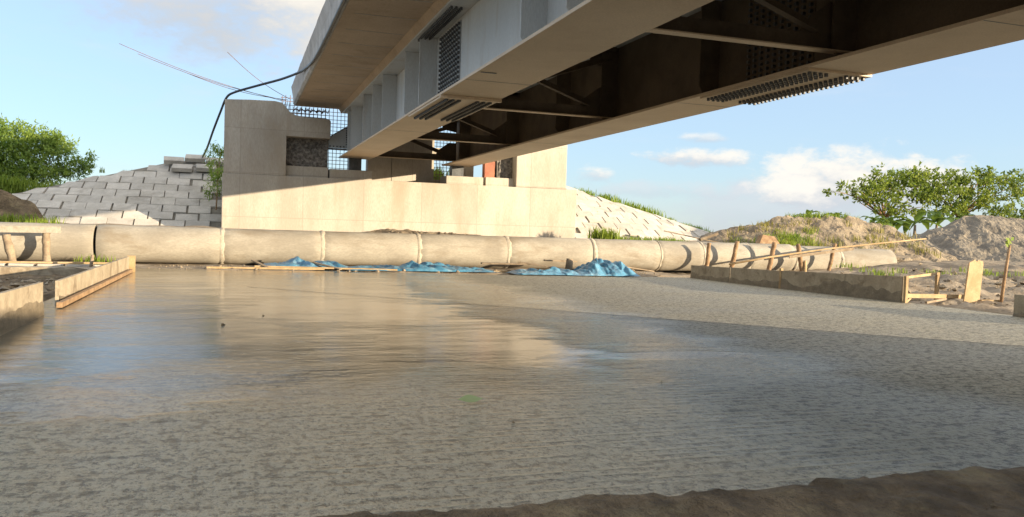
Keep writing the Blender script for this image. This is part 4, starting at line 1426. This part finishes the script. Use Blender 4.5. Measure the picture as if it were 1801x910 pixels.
# heap of sand spilled on the pipes at the abutment foot
b = MB()
rows = []
for j in range(14):
    rows.append([(3.6 + i * 0.08, 29.5 + j * 0.19, 1.05 + (0.20 + 0.12 * nz(i * .08, j * .19, 4, 1.4, 5)) * math.sin(math.pi * i / 74) ** 0.5 * min(1, 0.35 + j / 8)
                  + 0.07 * abs(nz(i * .08, j * .19, 8, 3.5, 4))) for i in range(75)])
b.grid(rows)
tag(b.build('sand_heap', M['mound']), 'thin line of spilled sand between the pipes and the abutment', 'sand heap')
# backfill between pipes and abutment
b = MB()
rows = []
for j in range(10):
    rows.append([(-14 + i * 0.4, 29.6 + j * 0.32, 0.78 + 0.05 * j * (1 if -1 < -14 + i * 0.4 < 14 else 1) + 0.05 * nz(i * .4, j * .3, 2, 1.0, 4)) for i in range(108)])
tag(b.grid(rows).build('terrain', M['sand'], origin=(0, 0, 0), smooth=True), kind='structure')

# muddy pit left of the slab
b = MB()
rows = []
for j in range(90):
    y = 9.0 + j * 0.19
    rows.append([(-10 + i * 0.15, y, -0.17 + 0.16 * nz(-10 + i * .15, y, 3, 0.9, 5) + 0.06 * abs(nz(-10 + i * .15, y, 9, 3.0, 3)) - 0.2 * sstep(25.4, 26.1, y)) for i in range(48)])
tag(b.grid(rows).build('mud_ground', M['mud'], origin=(0, 0, 0), smooth=False), kind='structure')
# approach fill behind the abutment
b = MB()
rows = []
for j in range(20):
    y = 35.6 + j * 0.7
    rows.append([(-0.5 + i * 0.32, y, 3.55 + 0.06 * nz(i * .4, j * .7, 2, 1, 4)) for i in range(42)])
b.grid(rows)
b.grid([[Vector((p[0], p[1], -0.3)) for p in rows[0]], rows[0]])
tag(b.build('embankment', M['sand'], origin=(0, 0, 0)), kind='structure')
grass('grass', 'bright grass on the approach fill seen through the girder gap', [((7.2 + rnd.random() * 2.2, 37.0 + rnd.random() * 2, 3.5), 50, 0.75, 0.2) for _ in range(16)], M['grass'], 77)


def rubble(name, label, spots, mat, seed):
    """loose clods and chips lying on the ground"""
    r = random.Random(seed)
    b = MB()
    for (x, y, z, s_) in spots:
        v = [Vector((r.gauss(0, 1), r.gauss(0, 1), r.gauss(0, 0.7))) for _ in range(6)]
        oc = [Vector((1, 0, 0)), Vector((0, 1, 0)), Vector((-1, 0, 0)), Vector((0, -1, 0)), Vector((0, 0, .7)), Vector((0, 0, -.5))]
        vs = [Vector((x, y, z)) + (o_ + q * 0.22) * s_ for o_, q in zip(oc, v)]
        b.add(vs, [(0, 1, 4), (1, 2, 4), (2, 3, 4), (3, 0, 4), (1, 0, 5), (2, 1, 5), (3, 2, 5), (0, 3, 5)])
    o = b.build(name, mat, fix=False)
    o['label'] = label
    o['kind'] = 'stuff'
    return o


def gz(x, y):
    return ground_z(x, y)


rubble('rubble', 'small chips and clods scattered between slab edge and pipes', [((q := rnd.uniform(-2.6, 14.6)), (w := rnd.uniform(26.0, 28.6)), gz(q, w) + 0.01, 0.02 + 0.07 * rnd.random() ** 3) for _ in range(420)], M['sand'], 1)
rubble('rubble', 'clods scattered over the rough soil at right', [((q := rnd.uniform(15.6, 27)), (w := rnd.uniform(15, 27)), gz(q, w) + 0.01, 0.03 + 0.13 * rnd.random() ** 3) for _ in range(700)], M['mound'], 2)
rubble('rubble', 'lumps in the muddy pit at left', [(rnd.uniform(-8, -3.0), rnd.uniform(13.5, 26), -0.10, 0.04 + 0.14 * rnd.random() ** 2) for _ in range(260)], M['form'], 3)
rubble('rubble', 'stones and clods on the muddy verge', [(rnd.uniform(-1, 6), 4.16 - 1.4 * rnd.random() ** 1.5, -0.012, 0.004 + 0.022 * rnd.random() ** 4) for _ in range(1600)], M['mud'], 4)


# ------------------------------------------------------------------ cable
cab = [(-1.55, 38.8, 4.25), (-1.30, 36.6, 4.45), (-1.0, 34.2, 4.95), (-0.72, 33.0, 5.55), (-0.50, 32.1, 5.97), (-0.2, 31.6, 6.12), (0.6, 30.6, 6.28), (1.3, 29.4, 6.36), (1.80, 28.0, 6.40), (1.90, 26.6, 6.30), (1.93, 24.6, 6.12), (1.95, 22.4, 6.06), (1.96, 19, 6.06),
       (1.96, 15, 6.07), (1.95, 10, 6.06), (1.95, 5, 6.06), (1.95, -2, 6.06)]


def smooth_path(pts, k=6):
    pts = [Vector(p) for p in pts]
    out = []
    for i in range(len(pts) - 1):
        p0, p1, p2, p3 = pts[max(i - 1, 0)], pts[i], pts[i + 1], pts[min(i + 2, len(pts) - 1)]
        for j in range(k):
            s = j / k
            out.append(0.5 * ((2 * p1) + (p2 - p0) * s + (2 * p0 - 5 * p1 + 4 * p2 - p3) * s * s + (3 * p1 - p0 - 3 * p2 + p3) * s ** 3))
    return out + [pts[-1]]


o = MB().tube(smooth_path(cab), 0.042, 10).build('power_cable', M['cable'], smooth=True)
tag(o, 'thick black cable looping from the deck edge over the abutment corner', 'cable')

# ------------------------------------------------------------------ small things on the slab
t = MB()
c = Vector((1.90, 6.72, 0.012))
rows = []
for k in range(9):
    s = k / 8
    w = 0.062 * math.sin(math.pi * (0.03 + 0.94 * s)) ** 1.4
    x = -0.11 + 0.22 * s
    z = 0.012 + 0.03 * (s - 0.5) ** 2 * 4 * 0.6
    rows.append([c + Vector((x, -w, z + 0.002)), c + Vector((x, 0, z + 0.006)), c + Vector((x, w * 0.8, z + w * 0.75))])
t.grid(rows)
tag(t.build('fallen_leaf', M['leaf_pale'], smooth=True, fix=False), 'single green leaf lying on the wet slab', 'leaf')
pl = [(-0.18, 12.42, 0.028), (2.05, 6.0, 0.012), (0.4, 13.6, 0.018), (4.1, 7.4, 0.010)]
for i, (x, y, s) in enumerate(pl):
    b = MB()
    k = 7
    rr = random.Random(i)
    b.tube([(x, y, 0.003), (x, y, s * 0.3), (x + s * 0.3, y, s * 0.7)], [s * rr.uniform(.9, 1.2), s * 1.2, s * 0.5], k)
    o = b.build('pebble', M['mud'])
    tag(o, 'dark clod lying on the smooth wet lane at left' if i == 0 else 'small dark pebble on the wet slab', 'clod' if i == 0 else 'pebble', None if i == 0 else 'pebbles on the slab')
o = MB().tube([(1.35, 3.98, -0.06), (1.36, 3.98, -0.03), (1.37, 3.98, 0.0)], [0.03, 0.04, 0.015], 8).build('pebble', M['pipe'], smooth=True)
tag(o, 'pale pebble on the muddy verge in the foreground', 'pebble')
